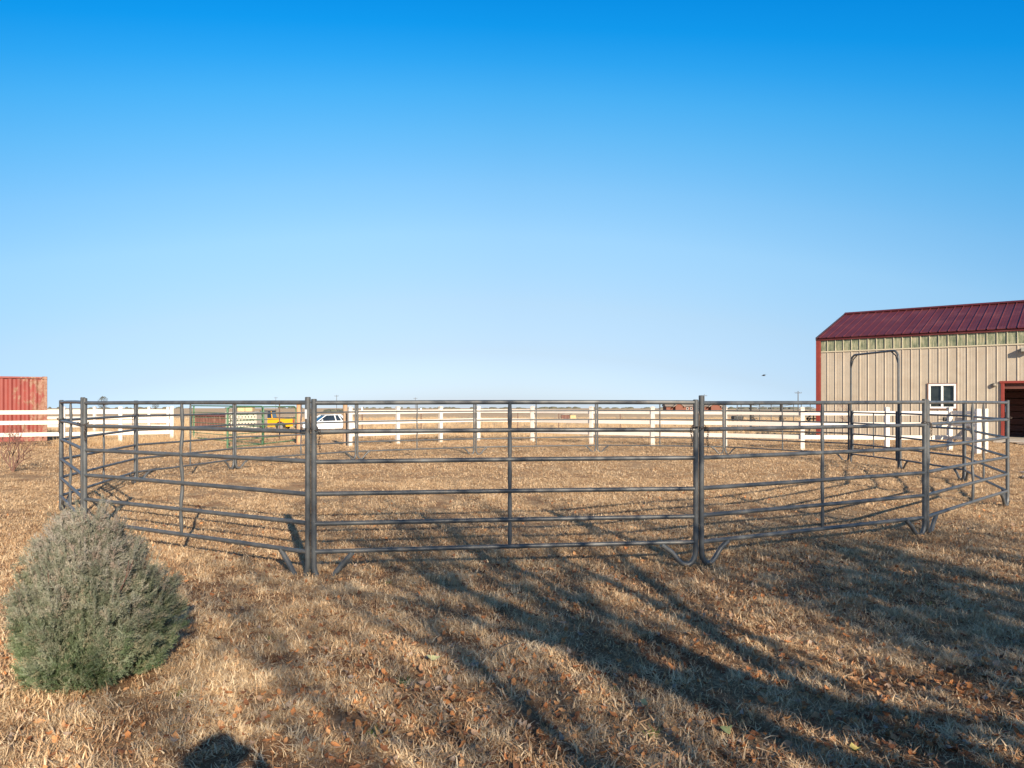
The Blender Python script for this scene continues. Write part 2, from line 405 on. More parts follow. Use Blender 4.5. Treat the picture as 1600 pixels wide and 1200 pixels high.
# ------------------------------------------------------------------ scattering (instances on points)
def make_sources(name, meshes):
    c = bpy.data.collections.new(name)
    for i, me in enumerate(meshes):
        o = bpy.data.objects.new('%s_source_%s' % (name, 'abcdefghijklmnop'[i]), me); c.objects.link(o)
    return c
def scatter(name, pts, rot, scl, idx, coll, parent=None):
    me = bpy.data.meshes.new(name); pts = np.asarray(pts, dtype=np.float32); n = len(pts)
    me.vertices.add(n); me.vertices.foreach_set('co', pts.ravel())
    a = me.attributes.new('rot', 'FLOAT_VECTOR', 'POINT'); a.data.foreach_set('vector', np.asarray(rot, dtype=np.float32).ravel())
    scl = np.asarray(scl, dtype=np.float32)
    if scl.ndim == 1: scl = np.repeat(scl[:, None], 3, 1)
    a = me.attributes.new('scl', 'FLOAT_VECTOR', 'POINT'); a.data.foreach_set('vector', scl.ravel())
    a = me.attributes.new('idx', 'INT', 'POINT'); a.data.foreach_set('value', np.asarray(idx, dtype=np.int32))
    o = bpy.data.objects.new(name, me); COL.objects.link(o)
    if parent is not None: o.parent = parent
    g = bpy.data.node_groups.new(name, 'GeometryNodeTree')
    g.interface.new_socket('Geometry', in_out='INPUT', socket_type='NodeSocketGeometry')
    g.interface.new_socket('Geometry', in_out='OUTPUT', socket_type='NodeSocketGeometry')
    N, L = g.nodes, g.links
    gi = N.new('NodeGroupInput'); go = N.new('NodeGroupOutput')
    ci = N.new('GeometryNodeCollectionInfo'); ci.inputs['Collection'].default_value = coll
    ci.inputs['Separate Children'].default_value = True; ci.inputs['Reset Children'].default_value = True
    ip = N.new('GeometryNodeInstanceOnPoints'); ip.inputs['Pick Instance'].default_value = True
    def na(nm, ty):
        x = N.new('GeometryNodeInputNamedAttribute'); x.data_type = ty; x.inputs['Name'].default_value = nm
        return [s for s in x.outputs if s.enabled and s.name == 'Attribute'][0]
    L.new(gi.outputs[0], ip.inputs['Points']); L.new(ci.outputs[0], ip.inputs['Instance'])
    L.new(na('idx', 'INT'), ip.inputs['Instance Index']); L.new(na('rot', 'FLOAT_VECTOR'), ip.inputs['Rotation']); L.new(na('scl', 'FLOAT_VECTOR'), ip.inputs['Scale'])
    L.new(ip.outputs[0], go.inputs[0])
    md = o.modifiers.new('scatter', 'NODES'); md.node_group = g
    return o

def tuft_mesh(name, seed, nb, lo, hi, w, lean, spread, mat, segs=3, curl=1.0):
    r = random.Random(seed); b = MB()
    for _ in range(nb):
        a = r.uniform(0, 2*math.pi); L = r.uniform(lo, hi); ww = w * r.uniform(.6, 1.3)
        px, py = r.gauss(0, spread), r.gauss(0, spread)
        ln = lean * r.uniform(.3, 1.4); p = Vector((px, py, -.004)); el = math.pi/2 - ln
        az = a; side = Vector((-math.sin(a), math.cos(a), 0)); V = []
        for i in range(segs + 1):
            t = i / segs; q = ww * (1 - t*.85) / 2
            V += [p + side*q, p - side*q]
            d = Vector((math.cos(az)*math.cos(el), math.sin(az)*math.cos(el), math.sin(el)))
            p = p + d * (L/segs); el -= curl * r.uniform(.2, .8); az += r.uniform(-.5, .5)
            p.z = max(p.z, .002)
        b.add(V, [(2*i, 2*i+1, 2*i+3, 2*i+2) for i in range(segs)], True)
    return b.mesh(name, mat)

# ------------------------------------------------------------------ the ground: one sheet to the horizon
def axis(fine_a, fine_b, step, far_neg, far_pos, grow=1.22):
    xs = list(np.arange(fine_a, fine_b + 1e-6, step)); s = step; x = xs[-1]
    while x < far_pos: s *= grow; x += s; xs.append(x)
    s = step; x = xs[0]; pre = []
    while x > far_neg: s *= grow; x -= s; pre.append(x)
    return pre[::-1] + xs
xs = axis(-15, 15, .22, -7000, 7000); ys = axis(-3, 27, .22, -400, 7000, 1.12)
V = [(x, y, ground_z(x, y)) for y in ys for x in xs]
nx = len(xs)
me = bpy.data.meshes.new('ground')
me.from_pydata(V, [], [(j*nx+i, j*nx+i+1, (j+1)*nx+i+1, (j+1)*nx+i) for j in range(len(ys)-1) for i in range(nx-1)])
me.materials.append(M['ground']); me.polygons.foreach_set('use_smooth', [True]*len(me.polygons))
ground = bpy.data.objects.new('ground', me); COL.objects.link(ground); ground['kind'] = 'structure'

# gravel yard by the barn door
PEN = [(485, 903), (1092, 885), (1447, 838), (1575, 791), (1507, 752), (1406, 733), (1328, 722), (1132, 710), (932, 707),
       (742, 711), (557, 718), (366, 733), (212, 756), (95, 799), (130, 846)]
PEN = [gpt(*p) for p in PEN]
b = MB(); gv = []
outline = [(10.6, 15.2), (12.2, 17.5), (14.6, 19.8), (17.0, 22.3), (18.3, 24.2), (18.6, 26.5), (19.3, 29.2), (30, 21.0), (30, 10), (13, 11.5)]
rg = random.Random(3)
cx = sum(p[0] for p in outline)/len(outline); cy = sum(p[1] for p in outline)/len(outline)
ring = []
for i, p in enumerate(outline):
    q = outline[(i+1) % len(outline)]
    for k in range(6):
        t = k/6; ring.append((p[0]+(q[0]-p[0])*t + rg.uniform(-.12, .12), p[1]+(q[1]-p[1])*t + rg.uniform(-.12, .12)))
rings = []
for k in range(13):
    t = k/12; rings.append([(cx+(x-cx)*t, cy+(y-cy)*t) for x, y in ring])
V = []
for rg_ in rings: V += [(x, y, ground_z(x, y) + .034) for x, y in rg_]
n = len(ring)
b.add(V, [(k*n+i, k*n+(i+1) % n, (k+1)*n+(i+1) % n, (k+1)*n+i) for k in range(12) for i in range(n)], True)
o = b.build('gravel_yard', M['gravel']); o['kind'] = 'structure'
def in_gravel(x, y):
    c = False; j = len(outline)-1
    for i in range(len(outline)):
        xi, yi = outline[i]; xj, yj = outline[j]
        if (yi > y) != (yj > y) and x < (xj-xi)*(y-yi)/(yj-yi)+xi: c = not c
        j = i
    return c

# ------------------------------------------------------------------ barn
BU = Vector((.786, -.618, 0)); BV = Vector((.618, .786, 0)); B0 = Vector((14.3, 34.3, 0))
BL, BW, BH, RISE = 17.3, 10.0, 4.56, 1.58
barn = empty('barn', B0, math.atan2(BU.y, BU.x), 'tan metal sided barn with a dark red ribbed roof and open red framed doorway', 'barn')
# local frame: x along the front wall (to the right), y into the building, z up. front wall outer face at y = 0
PITCH = .346
def ribbed(x0, x1, z0, z1, y=0.0, ribs=None, flip=1, h=.028):
    """one sheet of siding with a trapezoid rib per pitch and two low stiffeners between"""
    prof = []; x = x0
    pts = [(0, 0)]
    k0 = math.ceil((x0 - .04)/PITCH - 1e-6)
    k = k0
    while k*PITCH + .04 < x1 + 1e-6:
        c = k*PITCH + .04
        for dx, d in ((-.026, 0), (-.010, h), (.010, h), (.026, 0), (.105, 0), (.115, .0035), (.130, .0035), (.140, 0), (.205, 0), (.215, .0035), (.230, .0035), (.240, 0)):
            if x0 < c+dx < x1: pts.append((c+dx-x0, d))
        k += 1
    pts.append((x1-x0, 0)); b = MB(); V = []
    for px, d in pts: V += [(x0+px, y - flip*d, z0), (x0+px, y - flip*d, z1)]
    for px, d in pts: V += [(x0+px, y + flip*.012, z0), (x0+px, y + flip*.012, z1)]
    n = len(pts); o = 2*n
    Fc = [(2*i, 2*i+2, 2*i+3, 2*i+1) for i in range(n-1)] + [(o+2*i, o+2*i+1, o+2*i+3, o+2*i+2) for i in range(n-1)]
    Fc += [(0, 1, o+1, o), (2*n-2, o+2*n-2, o+2*n-1, 2*n-1)]
    b.add(V, Fc); return b
WX0, WX1, WZ0, WZ1 = 4.50, 5.52, 1.30, 2.34        # window
DX0, DX1, DZ = 7.20, 11.0, 2.33                     # door
ZS = 3.90                                           # bottom of the translucent strip
def cut_panel(x0, x1):
    segs = []
    def z_ranges(xa, xb):
        xm = (xa+xb)/2
        if DX0 < xm < DX1: return [(DZ, ZS)]
        if WX0 < xm < WX1: return [(.02, WZ0), (WZ1, ZS)]
        return [(.02, ZS)]
    cuts = sorted({x0, x1, *[c for c in (WX0, WX1, DX0, DX1) if x0 < c < x1]})
    for a, c in zip(cuts, cuts[1:]):
        for z0, z1 in z_ranges(a, c): segs.append((a, c, z0, z1))
    return segs
x = .10; 
while x < BL - .01:
    x1 = min(x + 3*PITCH, BL); b = MB()
    for a, c, z0, z1 in cut_panel(x, x1):
        bb = ribbed(a, c, z0, z1); b.add(bb.v, bb.f)
    b.build('siding_panel', M['siding'], barn)
    ribbed(x + .002, x1 - .002, ZS + .03, BH - .12, y=.012).build('translucent_panel', M['skylight'], barn)
    k = math.ceil((x - .04)/PITCH - 1e-6)
    while k*PITCH + .04 < x1:
        mb = MB(); mb.box((k*PITCH + .04, -.022, (ZS+BH)/2 - .05), (.022, .012, BH - ZS - .16)); k += 1
        mb.build('batten', M['cream'], barn)
    x = x1
b = MB(); b.box((BL/2+.05, -.034, ZS), (BL-.12, .02, .05)); b.build('sill_trim', M['cream'], barn)
b = MB(); b.box((-.02, -.012, BH/2), (.20, .075, BH - .02), bev=.01); b.box((-.105, .13, BH/2), (.05, .20, BH - .02)); b.build('corner_trim', M['red_steel'], barn)
b = MB(); b.box((BL/2, -.035, BH - .065), (BL + .1, .07, .13)); b.build('eave_trim', M['roof'], barn)
# other walls
for nm, c, s in (('gable_wall', (-.02, BW/2, BH/2), (.06, BW-.5, BH)), ('gable_wall', (BL+.02, BW/2, BH/2), (.06, BW-.5, BH)), ('rear_wall', (BL/2, BW, BH/2), (BL, .06, BH))):
    b = MB(); b.box(c, s)
    if nm == 'gable_wall':
        xx = c[0]; b.extr([(0, BH-.02), (BW, BH-.02), (BW/2, BH+RISE-.06)], 0, .05, Matrix(((0, 1, 0), (1, 0, 0), (0, 0, 1))), (xx-.025, 0, 0))
    b.build(nm, M['siding'], barn)
# roof sheets
sl = math.atan2(RISE, BW/2); RL = (BW/2 + .12)/math.cos(sl)
def roof_sheet(x0, x1, front=True):
    bb = ribbed(x0, x1, 0, RL, h=.036); b = MB(); V = []
    for (px, py, pz) in bb.v:
        # py negative = out of the sheet; pz = distance up the slope
        d = -py; yy = -.12 + pz*math.cos(sl) - d*math.sin(sl); zz = BH - .03 + pz*math.sin(sl) + d*math.cos(sl)
        if not front: yy = BW - yy
        V.append((px, yy, zz))
    b.add(V, bb.f if front else [f[::-1] for f in bb.f]); return b
x = -.07
while x < BL + .1:
    x1 = min(x + 3*PITCH, BL + .16)
    roof_sheet(x, x1).build('roof_panel', M['roof'], barn); roof_sheet(x, x1, False).build('roof_panel', M['roof'], barn)
    x = x1
b = MB(); zr = BH - .03 + RL*math.sin(sl)
b.extr([(-.2, zr-.02), (0, zr+.055), (.2, zr-.02), (.2, zr+.0), (0, zr+.085), (-.2, zr+.0)], -.09, BL+.17, Matrix(((0, 1, 0), (1, 0, 0), (0, 0, 1))), (0, BW/2, 0))
b.build('ridge_cap', M['roof'], barn)
for xe in (-.09, BL+.18):
    b = MB(); rm = Matrix.Rotation(sl, 3, 'X')
    b.box((xe, -.12 + RL/2*math.cos(sl), BH - .06 + RL/2*math.sin(sl)), (.05, RL, .14), rm)
    b.box((xe, BW + .12 - RL/2*math.cos(sl), BH - .06 + RL/2*math.sin(sl)), (.05, RL, .14), Matrix.Rotation(-sl, 3, 'X'))
    b.build('rake_trim', M['roof_edge'], barn)
# window
wc = (WX0+WX1)/2; zc = (WZ0+WZ1)/2; ww = WX1-WX0; wh = WZ1-WZ0
wf = MB()
for (cx_, cz_, sx_, sz_) in ((wc, WZ1-.04, ww, .08), (wc, WZ0+.04, ww, .08), (WX0+.04, zc, .08, wh-.164), (WX1-.04, zc, .08, wh-.164), (wc, zc, .075, wh-.164)):
    wf.box((cx_, -.015, cz_), (sx_, .09, sz_), bev=.006)
win = wf.build('window', M['frame_white'], barn)
for sx in (-1, 1):
    b = MB(); b.box((wc + sx*ww/4, .01 + .02*(sx > 0), zc), (ww/2-.05, .008, wh-.12)); b.build('pane', M['glass'], win)
b = MB()
for (cx_, cz_, sx_, sz_) in ((wc, WZ1+.022, ww+.09, .035), (wc, WZ0-.022, ww+.09, .035), (WX0-.022, zc, .035, wh), (WX1+.022, zc, .035, wh)):
    b.box((cx_, -.02, cz_), (sx_, .06, sz_))
b.build('window_trim', paint('brown_trim', (.20, .10, .07), (.25, .13, .09), .6), barn)
# doorway
b = MB(); b.box((DX0-.05, -.03, DZ/2), (.12, .09, DZ), bev=.01); b.build('door_jamb', M['red_steel'], barn)
b = MB(); b.box((DX1+.05, -.03, DZ/2), (.12, .09, DZ), bev=.01); b.build('door_jamb', M['red_steel'], barn)
b = MB(); b.box(((DX0+DX1)/2, -.03, DZ+.05), (DX1-DX0+.3, .09, .10), bev=.01); b.build('door_header', M['red_steel'], barn)
b = MB(); b.box(((DX0+DX1)/2, .12, DZ-.11), (DX1-DX0, .05, .22)); b.build('rolled_door_edge', M['int_wood'], barn)
# interior: back partition of boards, side partitions, floor slab
for k in range(9):
    b = MB(); b.box(((DX0+DX1)/2, 3.2, .14 + k*.29), (DX1-DX0+2.2, .04, .25)); b.build('stall_board', M['int_wood'], barn)
for xx in (DX0-1.0, DX1+1.0):
    b = MB(); b.box((xx, 1.7, 1.4), (.05, 3.1, 2.8)); b.build('partition', M['dark'], barn)
b = MB(); b.box(((DX0+DX1)/2, 1.65, 2.9), (DX1-DX0+2.2, 3.2, .05)); b.build('loft_floor', M['dark'], barn)
b = MB(); b.box(((DX0+DX1)/2, -.05 + 1.5, .02), (DX1-DX0+.6, 3.6, .11)); b.build('floor_slab', M['concrete'], barn)
b = MB(); b.box(((DX0+DX1)/2, -1.0, .01), (DX1-DX0+.5, 1.3, .10), bev=.02); b.build('door_apron', M['concrete'], barn)
# wall light with its hood, and round vent lamp
b = MB(); b.box((7.98, -.16, 3.66), (.42, .30, .17), bev=.02); b.box((7.98, -.02, 3.66), (.2, .1, .1)); b.build('floodlight', paint('lamp_housing', (.30, .29, .24), (.38, .37, .31), .5), barn)
b = MB(); b.tube([(6.86, .0, 2.27), (6.86, -.05, 2.27), (6.86, -.11, 2.26), (6.86, -.14, 2.255)], [.085, .09, .08, .03], 14); b.build('round_wall_lamp', paint('lamp_grey', (.12, .11, .09), (.2, .18, .15), .5), barn)
# something dark stored inside the doorway
mw = empty('stored_tarp', B0 + BU*9.0 + BV*1.6 + Vector((0, 0, .07)), .2, 'grey heap of tarp lying inside the open barn doorway', 'tarp')
b = MB()
rg = random.Random(5); nn = 14; V = []
for j in range(9):
    for i in range(nn):
        a = 2*math.pi*i/nn; t = j/8; rr = (1-t**1.4)*(.62+.14*rg.random()); V.append((rr*1.5*math.cos(a), rr*math.sin(a), .5*t + .04*rg.random()))
b.add(V, [(j*nn+i, j*nn+(i+1) % nn, (j+1)*nn+(i+1) % nn, (j+1)*nn+i) for j in range(8) for i in range(nn)])
b.build('tarp_cover', paint('tarp_grey', (.10, .12, .12), (.16, .18, .18), .6), mw)

# ------------------------------------------------------------------ shipping container (local x runs from the near right corner, to negative = left)
cang = math.atan2(.534, .845)
ct = empty('shipping_container', (-18.5, 29.3, .02), cang, 'red corrugated shipping container with rust patches at its corner behind the white fence', 'shipping container')
CL, CW, CH = 6.06, 2.44, 2.57
def corr(L, H, dep=.045, per=.275):
    pts = []; x = 0
    while x < L - per*.5:
        pts += [(x, 0), (x + per*.27, 0), (x + per*.5, dep), (x + per*.77, dep)]; x += per
    pts.append((L, 0)); return pts
for nm, y, sg in (('side_wall', .03, 1), ('side_wall', CW-.03, -1)):
    b = MB(); V = []; pts = corr(CL-.24, CH)
    for px, d in pts: V += [(-CL+.12+px, y + sg*d, .15), (-CL+.12+px, y + sg*d, CH-.1)]
    b.add(V, [(2*i, 2*i+2, 2*i+3, 2*i+1) for i in range(len(pts)-1)]); b.build(nm, M['container'], ct)
for xx in (-.03, -CL+.03):
    b = MB(); V = []; pts = corr(CW-.24, CH)
    sg = -1 if xx > -1 else 1
    for px, d in pts: V += [(xx + sg*d, .12+px, .15), (xx + sg*d, .12+px, CH-.1)]
    b.add(V, [(2*i, 2*i+2, 2*i+3, 2*i+1) for i in range(len(pts)-1)]); b.build('end_wall', M['container'], ct)
for xx in (-.06, -CL+.06):
    for yy in (.06, CW-.06):
        b = MB(); b.box((xx, yy, CH/2), (.12, .12, CH-.24), bev=.01); b.build('corner_post', M['container'], ct)
b = MB()
for yy in (.05, CW-.05):
    b.box((-CL/2, yy, CH-.05), (CL-.36, .08, .07)); b.box((-CL/2, yy, .08), (CL-.36, .09, .14))
for xx in (-.05, -CL+.05):
    b.box((xx, CW/2, CH-.06), (.09, CW-.36, .1)); b.box((xx, CW/2, .08), (.09, CW-.36, .14))
b.build('frame_rail', M['container'], ct)
for xx in (-.085, -CL+.085):
    for yy in (.085, CW-.085):
        for zz in (.06, CH-.06):
            b = MB(); b.box((xx, yy, zz), (.175, .175, .12), bev=.012); b.build('corner_casting', M['container'], ct)
b = MB(); b.box((-CL/2, CW/2, CH-.05), (CL-.2, CW-.2, .03)); b.build('roof_sheet', M['container'], ct)
b = MB(); b.box((-CL/2, CW/2, .12), (CL-.2, CW-.2, .03)); b.build('floor_sheet', M['black'], ct)

# ------------------------------------------------------------------ round pen: pipe panels
RAILS = (1.572, 1.31, 1.04, .752, .485, .228)
def panel_parts(root, L, seed, rails=RAILS, near=True, foot=(1, 1), ptop=(1.612, 1.612), bury=(0.0, 0.0), stiles=1, chain=(1, 0), top_post=True):
    """local x along the panel from 0 to L"""
    r = random.Random(seed); n = 14 if near else 8
    e = .031; sag = r.uniform(-.006, .006)
    ax = Vector((0, 1, 0))
    for zi, z in enumerate(rails):
        d0, d1 = r.uniform(-.006, .006), r.uniform(-.006, .006)
        path = [(e + (L-2*e)*t, .004*math.sin(3*t+zi), z + d0*(1-t) + d1*t - sag*4*t*(1-t)) for t in [k/6 for k in range(7)]]
        b = MB(); b.tube(path, .0205, n, flat=(ax, .92)); b.build('rail', M['pipe'], root)
    for k, (x, sg) in enumerate(((e, 1), (L-e, -1))):
        zt = ptop[k]; zb = -bury[k]
        b = MB()
        path = [(x, 0, zt), (x, 0, 1.0), (x, 0, .16+zb)]
        if foot[k]:
            cr_ = .085
            for t in range(1, 6):
                a = t/5*math.pi/2*1.0
                path.append((x + sg*cr_*(1-math.cos(a)), 0, .16 + zb - .14*math.sin(a)))
            b.tube(path, .0255, n)
            post = b.build('post', M['pipe'], root)
            b = MB(); pb = path[-1]
            fp = [(pb[0] - sg*.005, 0, pb[2]), (pb[0]+sg*.045, 0, pb[2]+.008), (pb[0]+sg*.09, 0, pb[2]+.045), (pb[0] + sg*.15, 0, pb[2]+.12), (x + sg*.34, 0, rails[-1]-.01)]
            b.tube(fp, .0235, n); b.build('foot', M['pipe'], root)
        else:
            path.append((x, 0, zb)); b.tube(path, .0255, n); post = b.build('post', M['pipe'], root)
        b = MB(); b.tube([(x, 0, zt-.002), (x, 0, zt+.003)], .021, n); b.build('post_cap', M['pipe_end'], root)
        if near:
            for zz in (1.42, .36):                      # pin sockets and the pin
                b = MB(); b.tube([(x - sg*.028, .0, zz-.03), (x - sg*.028, .0, zz+.03)], .011, 8)
                b.tube([(x - sg*.028, 0, zz-.07), (x - sg*.028, 0, zz+.05)], .006, 6); b.build('hinge_pin', M['chain'], root)
    for s in range(stiles):
        xs_ = L*(s+1)/(stiles+1) + r.uniform(-.04, .04)
        # pressed pipe woven past the rails: narrow where it crosses, full between
        path = []; rad = []; fl = []; WV = r.choice((.003, .007, .011)) if seed not in (100, 114) else (.002 if seed == 100 else .010)
        zz = list(rails)
        for i in range(len(zz)):
            z = zz[i]; off = (WV if i % 2 else -WV)*(.55 if i in (0, len(zz)-1) else 1)
            if i in (0, len(zz)-1): off = 0
            path.append((xs_, off, z)); rad.append(.0155); fl.append(.75)
            if i < len(zz)-1:
                z2 = zz[i+1]
                nxt = (WV if (i+1) % 2 else -WV)
                if i+1 == len(zz)-1: nxt = 0
                for t in (.3, .5, .7):
                    path.append((xs_, off + (nxt-off)*(t*t*(3-2*t)), z + (z2-z)*t)); rad.append(.0195 if t != .5 else .021); fl.append(.9)
        b = MB(); b.tube(path, rad, n, flat=(ax, fl)); b.build('stile', M['pipe'], root)
    if near:
        for k in range(2):
            if not chain[k]: continue
            x = e if k == 0 else L - e
            b = MB(); z = 1.40; sg = 1 if k == 0 else -1
            for i in range(9):                          # chain looped round the two posts, the end hanging
                a = i/9*2*math.pi; cxx = x - sg*.036
                Mx = Matrix.Rotation(a, 3, 'Z') @ Matrix.Rotation(math.pi/2*(i % 2), 3, 'Y')
                b.torus((cxx + .078*math.cos(a), .042*math.sin(a), 1.335+.01*math.sin(a*2)), .013, .0035, Mx, 8, 4, 1.0)
            b.build('chain', M['chain'], root); b = MB()
            for i in range(9):
                Mx = Matrix.Rotation(math.pi/2*(i % 2), 3, 'Z') @ Matrix.Rotation(math.pi/2, 3, 'X')
                b.torus((x + sg*(.052+.006*math.sin(i)), -.03, 1.32 - i*.021), .014, .0035, Mx, 8, 4, .7)
            b.build('chain', M['chain'], root)
LABELS = {
 0: 'grey six rail pipe panel nearest the camera, straight across the front of the pen',
 1: 'pipe panel to the right of the nearest panel, its rails striped by tree shade',
 2: 'short looking sunlit pipe panel at the right front corner of the round pen',
 3: 'pipe panel at the far right bend of the pen in front of the barn doorway',
 4: 'pipe panel between the tall arched gate and the right bend of the pen',
 6: 'far pipe panel of the pen immediately left of the tall arched gate',
 7: 'farthest pipe panel of the pen, in front of the distant brick house',
 8: 'back pipe panel of the pen before the white fence corner',
 9: 'back pipe panel of the pen before the left end of the long fence',
 10: 'back pipe panel of the pen in front of the white car and the green gate',
 11: 'pipe panel at the back left of the pen in front of the rusty red shed',
 12: 'pipe panel on the left side of the pen near the red shipping container',
 13: 'narrow looking pipe panel at the left end of the pen behind the juniper',
 14: 'pipe panel of the front left side, from the shrub to the left front post pair'}
NP = len(PEN)
for i in range(NP):
    A, Bp = PEN[i], PEN[(i+1) % NP]; d = Bp - A; L = d.length; ang = math.atan2(d.y, d.x)
    near = min(A.y, Bp.y) < 12
    if i == 5:
        root = empty('arched_gate', A, ang, 'tall arched pipe walk gate rising above the far rails of the pen', 'gate', 'panels of the round pen')
        # the bow
        e = .05; zt = 2.80; rc = .20; path = [(e, 0, 0), (e, 0, 1.4)]
        for t in range(0, 7):
            a = t/6*math.pi/2; path.append((e + rc - rc*math.cos(a), 0, zt - rc + rc*math.sin(a)))
        for t in range(0, 7):
            a = math.pi/2 - t/6*math.pi/2; path.append((L - e - rc + rc*math.cos(a), 0, zt - rc + rc*math.sin(a)))
        path += [(L-e, 0, 1.4), (L-e, 0, 0)]
        b = MB(); b.tube(path, .0255, 10); b.build('bow', M['pipe'], root)
        for x0, sg in ((e, 1), (L-e, -1)):
            b = MB(); b.tube([(x0, 0, zt-.36), (x0 + sg*.10, 0, zt-.12), (x0 + sg*.30, 0, zt-.0)], .015, 6); b.build('gusset', M['pipe'], root)
        g = MB()
        for z in (1.30, 1.03, .745, .48, .215):
            b = MB(); b.tube([(e+.07, 0, z), (L-e-.07, 0, z)], .0185, 8); b.build('rail', M['pipe'], root)
        for xx in (e+.075, L-e-.075):
            b = MB(); b.tube([(xx, 0, 1.36), (xx, 0, .18)], .022, 8); b.build('gate_upright', M['pipe'], root)
        b = MB(); b.tube([(L/2, 0, 1.29), (L/2, 0, .22)], .016, 6); b.build('stile', M['pipe'], root)
        continue
    root = empty('pen_panel', A, ang, LABELS[i], 'fence panel', 'panels of the round pen')
    ptop = (1.605, 1.605); bury = (0, 0)
    if i == 0: ptop = (1.604, 1.600); bury = (.045, .0)
    if i == 1: ptop = (1.640, 1.612)
    if i == 14: ptop = (1.62, 1.622); bury = (0, .045)
    if i == 13: ptop = (1.60, 1.63)
    panel_parts(root, L, 100+i, near=near, ptop=ptop, bury=bury, chain=(1, 1 if i == 0 else 0))
    if i in (3, 14):
        b = MB(); xx = L-.031 if i == 14 else .031
        b.box((xx + (.002 if i == 14 else 0), -.027 if i == 14 else .027, 1.47), (.022, .004, .085)); 
        b.build('sticker', M['sticker'], root)

# ------------------------------------------------------------------ white vinyl fences
def vinyl_fence(pts, label, group=None, ht=1.38, bottoms=None):
    root = empty('vinyl_fence', pts[0], 0, label, 'fence', 'white rail fences')
    P = [p - pts[0] for p in pts]
    for i, p in enumerate(P):
        d = (P[min(i+1, len(P)-1)] - P[max(i-1, 0)]); a = math.atan2(d.y, d.x)
        Mr = Matrix.Rotation(a, 3, 'Z'); b = MB()
        b.box((p.x, p.y, p.z + ht/2 - .06), (.127, .127, ht + .08), Mr, bev=.006)
        post = b.build('post', M['vinyl'], root)
        c = MB(); c.box((p.x, p.y, p.z + ht + .0), (.15, .15, .03), Mr, bev=.006)
        q = .075; V = [Mr @ Vector((sx*q, sy*q, 0)) + Vector((p.x, p.y, p.z + ht+.014)) for sx, sy in ((-1, -1), (1, -1), (1, 1), (-1, 1))] + [Vector((p.x, p.y, p.z+ht+.05))]
        c.add(V, [(0, 1, 4), (1, 2, 4), (2, 3, 4), (3, 0, 4)]); c.build('cap', M['vinyl'], post)
    for i in range(len(P)-1):
        a, c = P[i], P[i+1]; d = c - a; L = math.hypot(d.x, d.y); ang = math.atan2(d.y, d.x)
        for z in (1.21, .845, .425):
            b = MB(); mid = (a + c)/2; pit = math.atan2(d.z, L)
            b.box((mid.x, mid.y, mid.z + z), (L-.13, .038, .14), Matrix.Rotation(ang, 3, 'Z') @ Matrix.Rotation(-pit, 3, 'Y'), bev=.006)
            b.build('rail', M['vinyl'], root)
    return root
def fp(x, Y, z=0.0): return Vector((xat(x, Y), Y, z))
right_run = [(547, 26.0), (621.5, 27.2), (688.5, 28.7), (748, 30.0), (832, 29.2), (924, 27.5), (1020, 26.4), (1133, 25.5), (1254, 24.1), (1386, 23.8), (1484, 23.9)]
vinyl_fence([fp(x, Y) for x, Y in right_run], 'long white three rail fence behind the pen, from the wooden gate post to the barn')
vinyl_fence([fp(x, Y) for x, Y in ((-130, 25.0), (-10, 25.6), (99, 26.4), (188, 27.2), (268, 28.2))], 'white three rail fence in front of the red shipping container')
vinyl_fence([fp(x, Y, fall(Y)) for x, Y in ((60, 38.0), (148, 37.5), (233, 37.8), (262, 38.2))], 'more distant white fence seen between the rails of the left white fence')
# end posts and little gate by the barn door
g = empty('garden_gate', fp(1484, 23.9), 0, 'small gate with grey crossed braces at the right end of the white fence', 'gate')
A = fp(1484, 23.9); B2 = fp(1528, 22.55); C2 = fp(1540, 23.0)
for P_ in (B2, C2):
    b = MB(); p = P_ - A; b.box((p.x, p.y, .66), (.14 if P_ is B2 else .10, .127, 1.42), bev=.006); b.build('post', M['vinyl'], g)
d = B2 - A; Lg = d.length; ug = d.normalized()
def bar(p0, p1, w, t, mat, nm):
    p0 = Vector(p0); p1 = Vector(p1); dd = (p1-p0); L = dd.length; x = dd.normalized(); y = Vector((-ug.y, ug.x, 0)); z = x.cross(y)
    Mr = Matrix((x, y, z)).transposed(); b = MB(); b.box((p0+p1)/2, (L, t, w), Mr, bev=.004); b.build(nm, mat, g)
off = Vector((-ug.y, ug.x, 0))
for z in (1.24, .86, .43): bar(ug*.1 + Vector((0, 0, z)), ug*(Lg-.1) + Vector((0, 0, z)), .10, .03, M['vinyl'], 'rail')
bar(ug*.12 + off*.06 + Vector((0, 0, .36)), ug*(Lg*.62) + off*.06 + Vector((0, 0, .80)), .14, .03, M['vinyl_shade'], 'brace')
bar(ug*.12 + off*.10 + Vector((0, 0, 1.02)), ug*(Lg*.4) + off*.10 + Vector((0, 0, 1.0)), .14, .03, M['vinyl_shade'], 'brace')
bar(ug*(Lg*.95) + off*.06 + Vector((0, 0, .36)), ug*(Lg*.62) + off*.06 + Vector((0, 0, .80)), .14, .03, M['vinyl_shade'], 'brace')
bar(ug*(Lg*.62) + off*.06 + Vector((0, 0, .85)), ug*(Lg*.9) + off*.06 + Vector((0, 0, 1.1)), .12, .03, M['vinyl_shade'], 'brace')
b = MB(); b.box((-.22, -.09, 1.02), (.10, .08, .13), bev=.01); b.tube([(-.45, -.09, 1.02), (-.27, -.09, 1.02)], .012, 6); b.build('latch', M['black'], g)

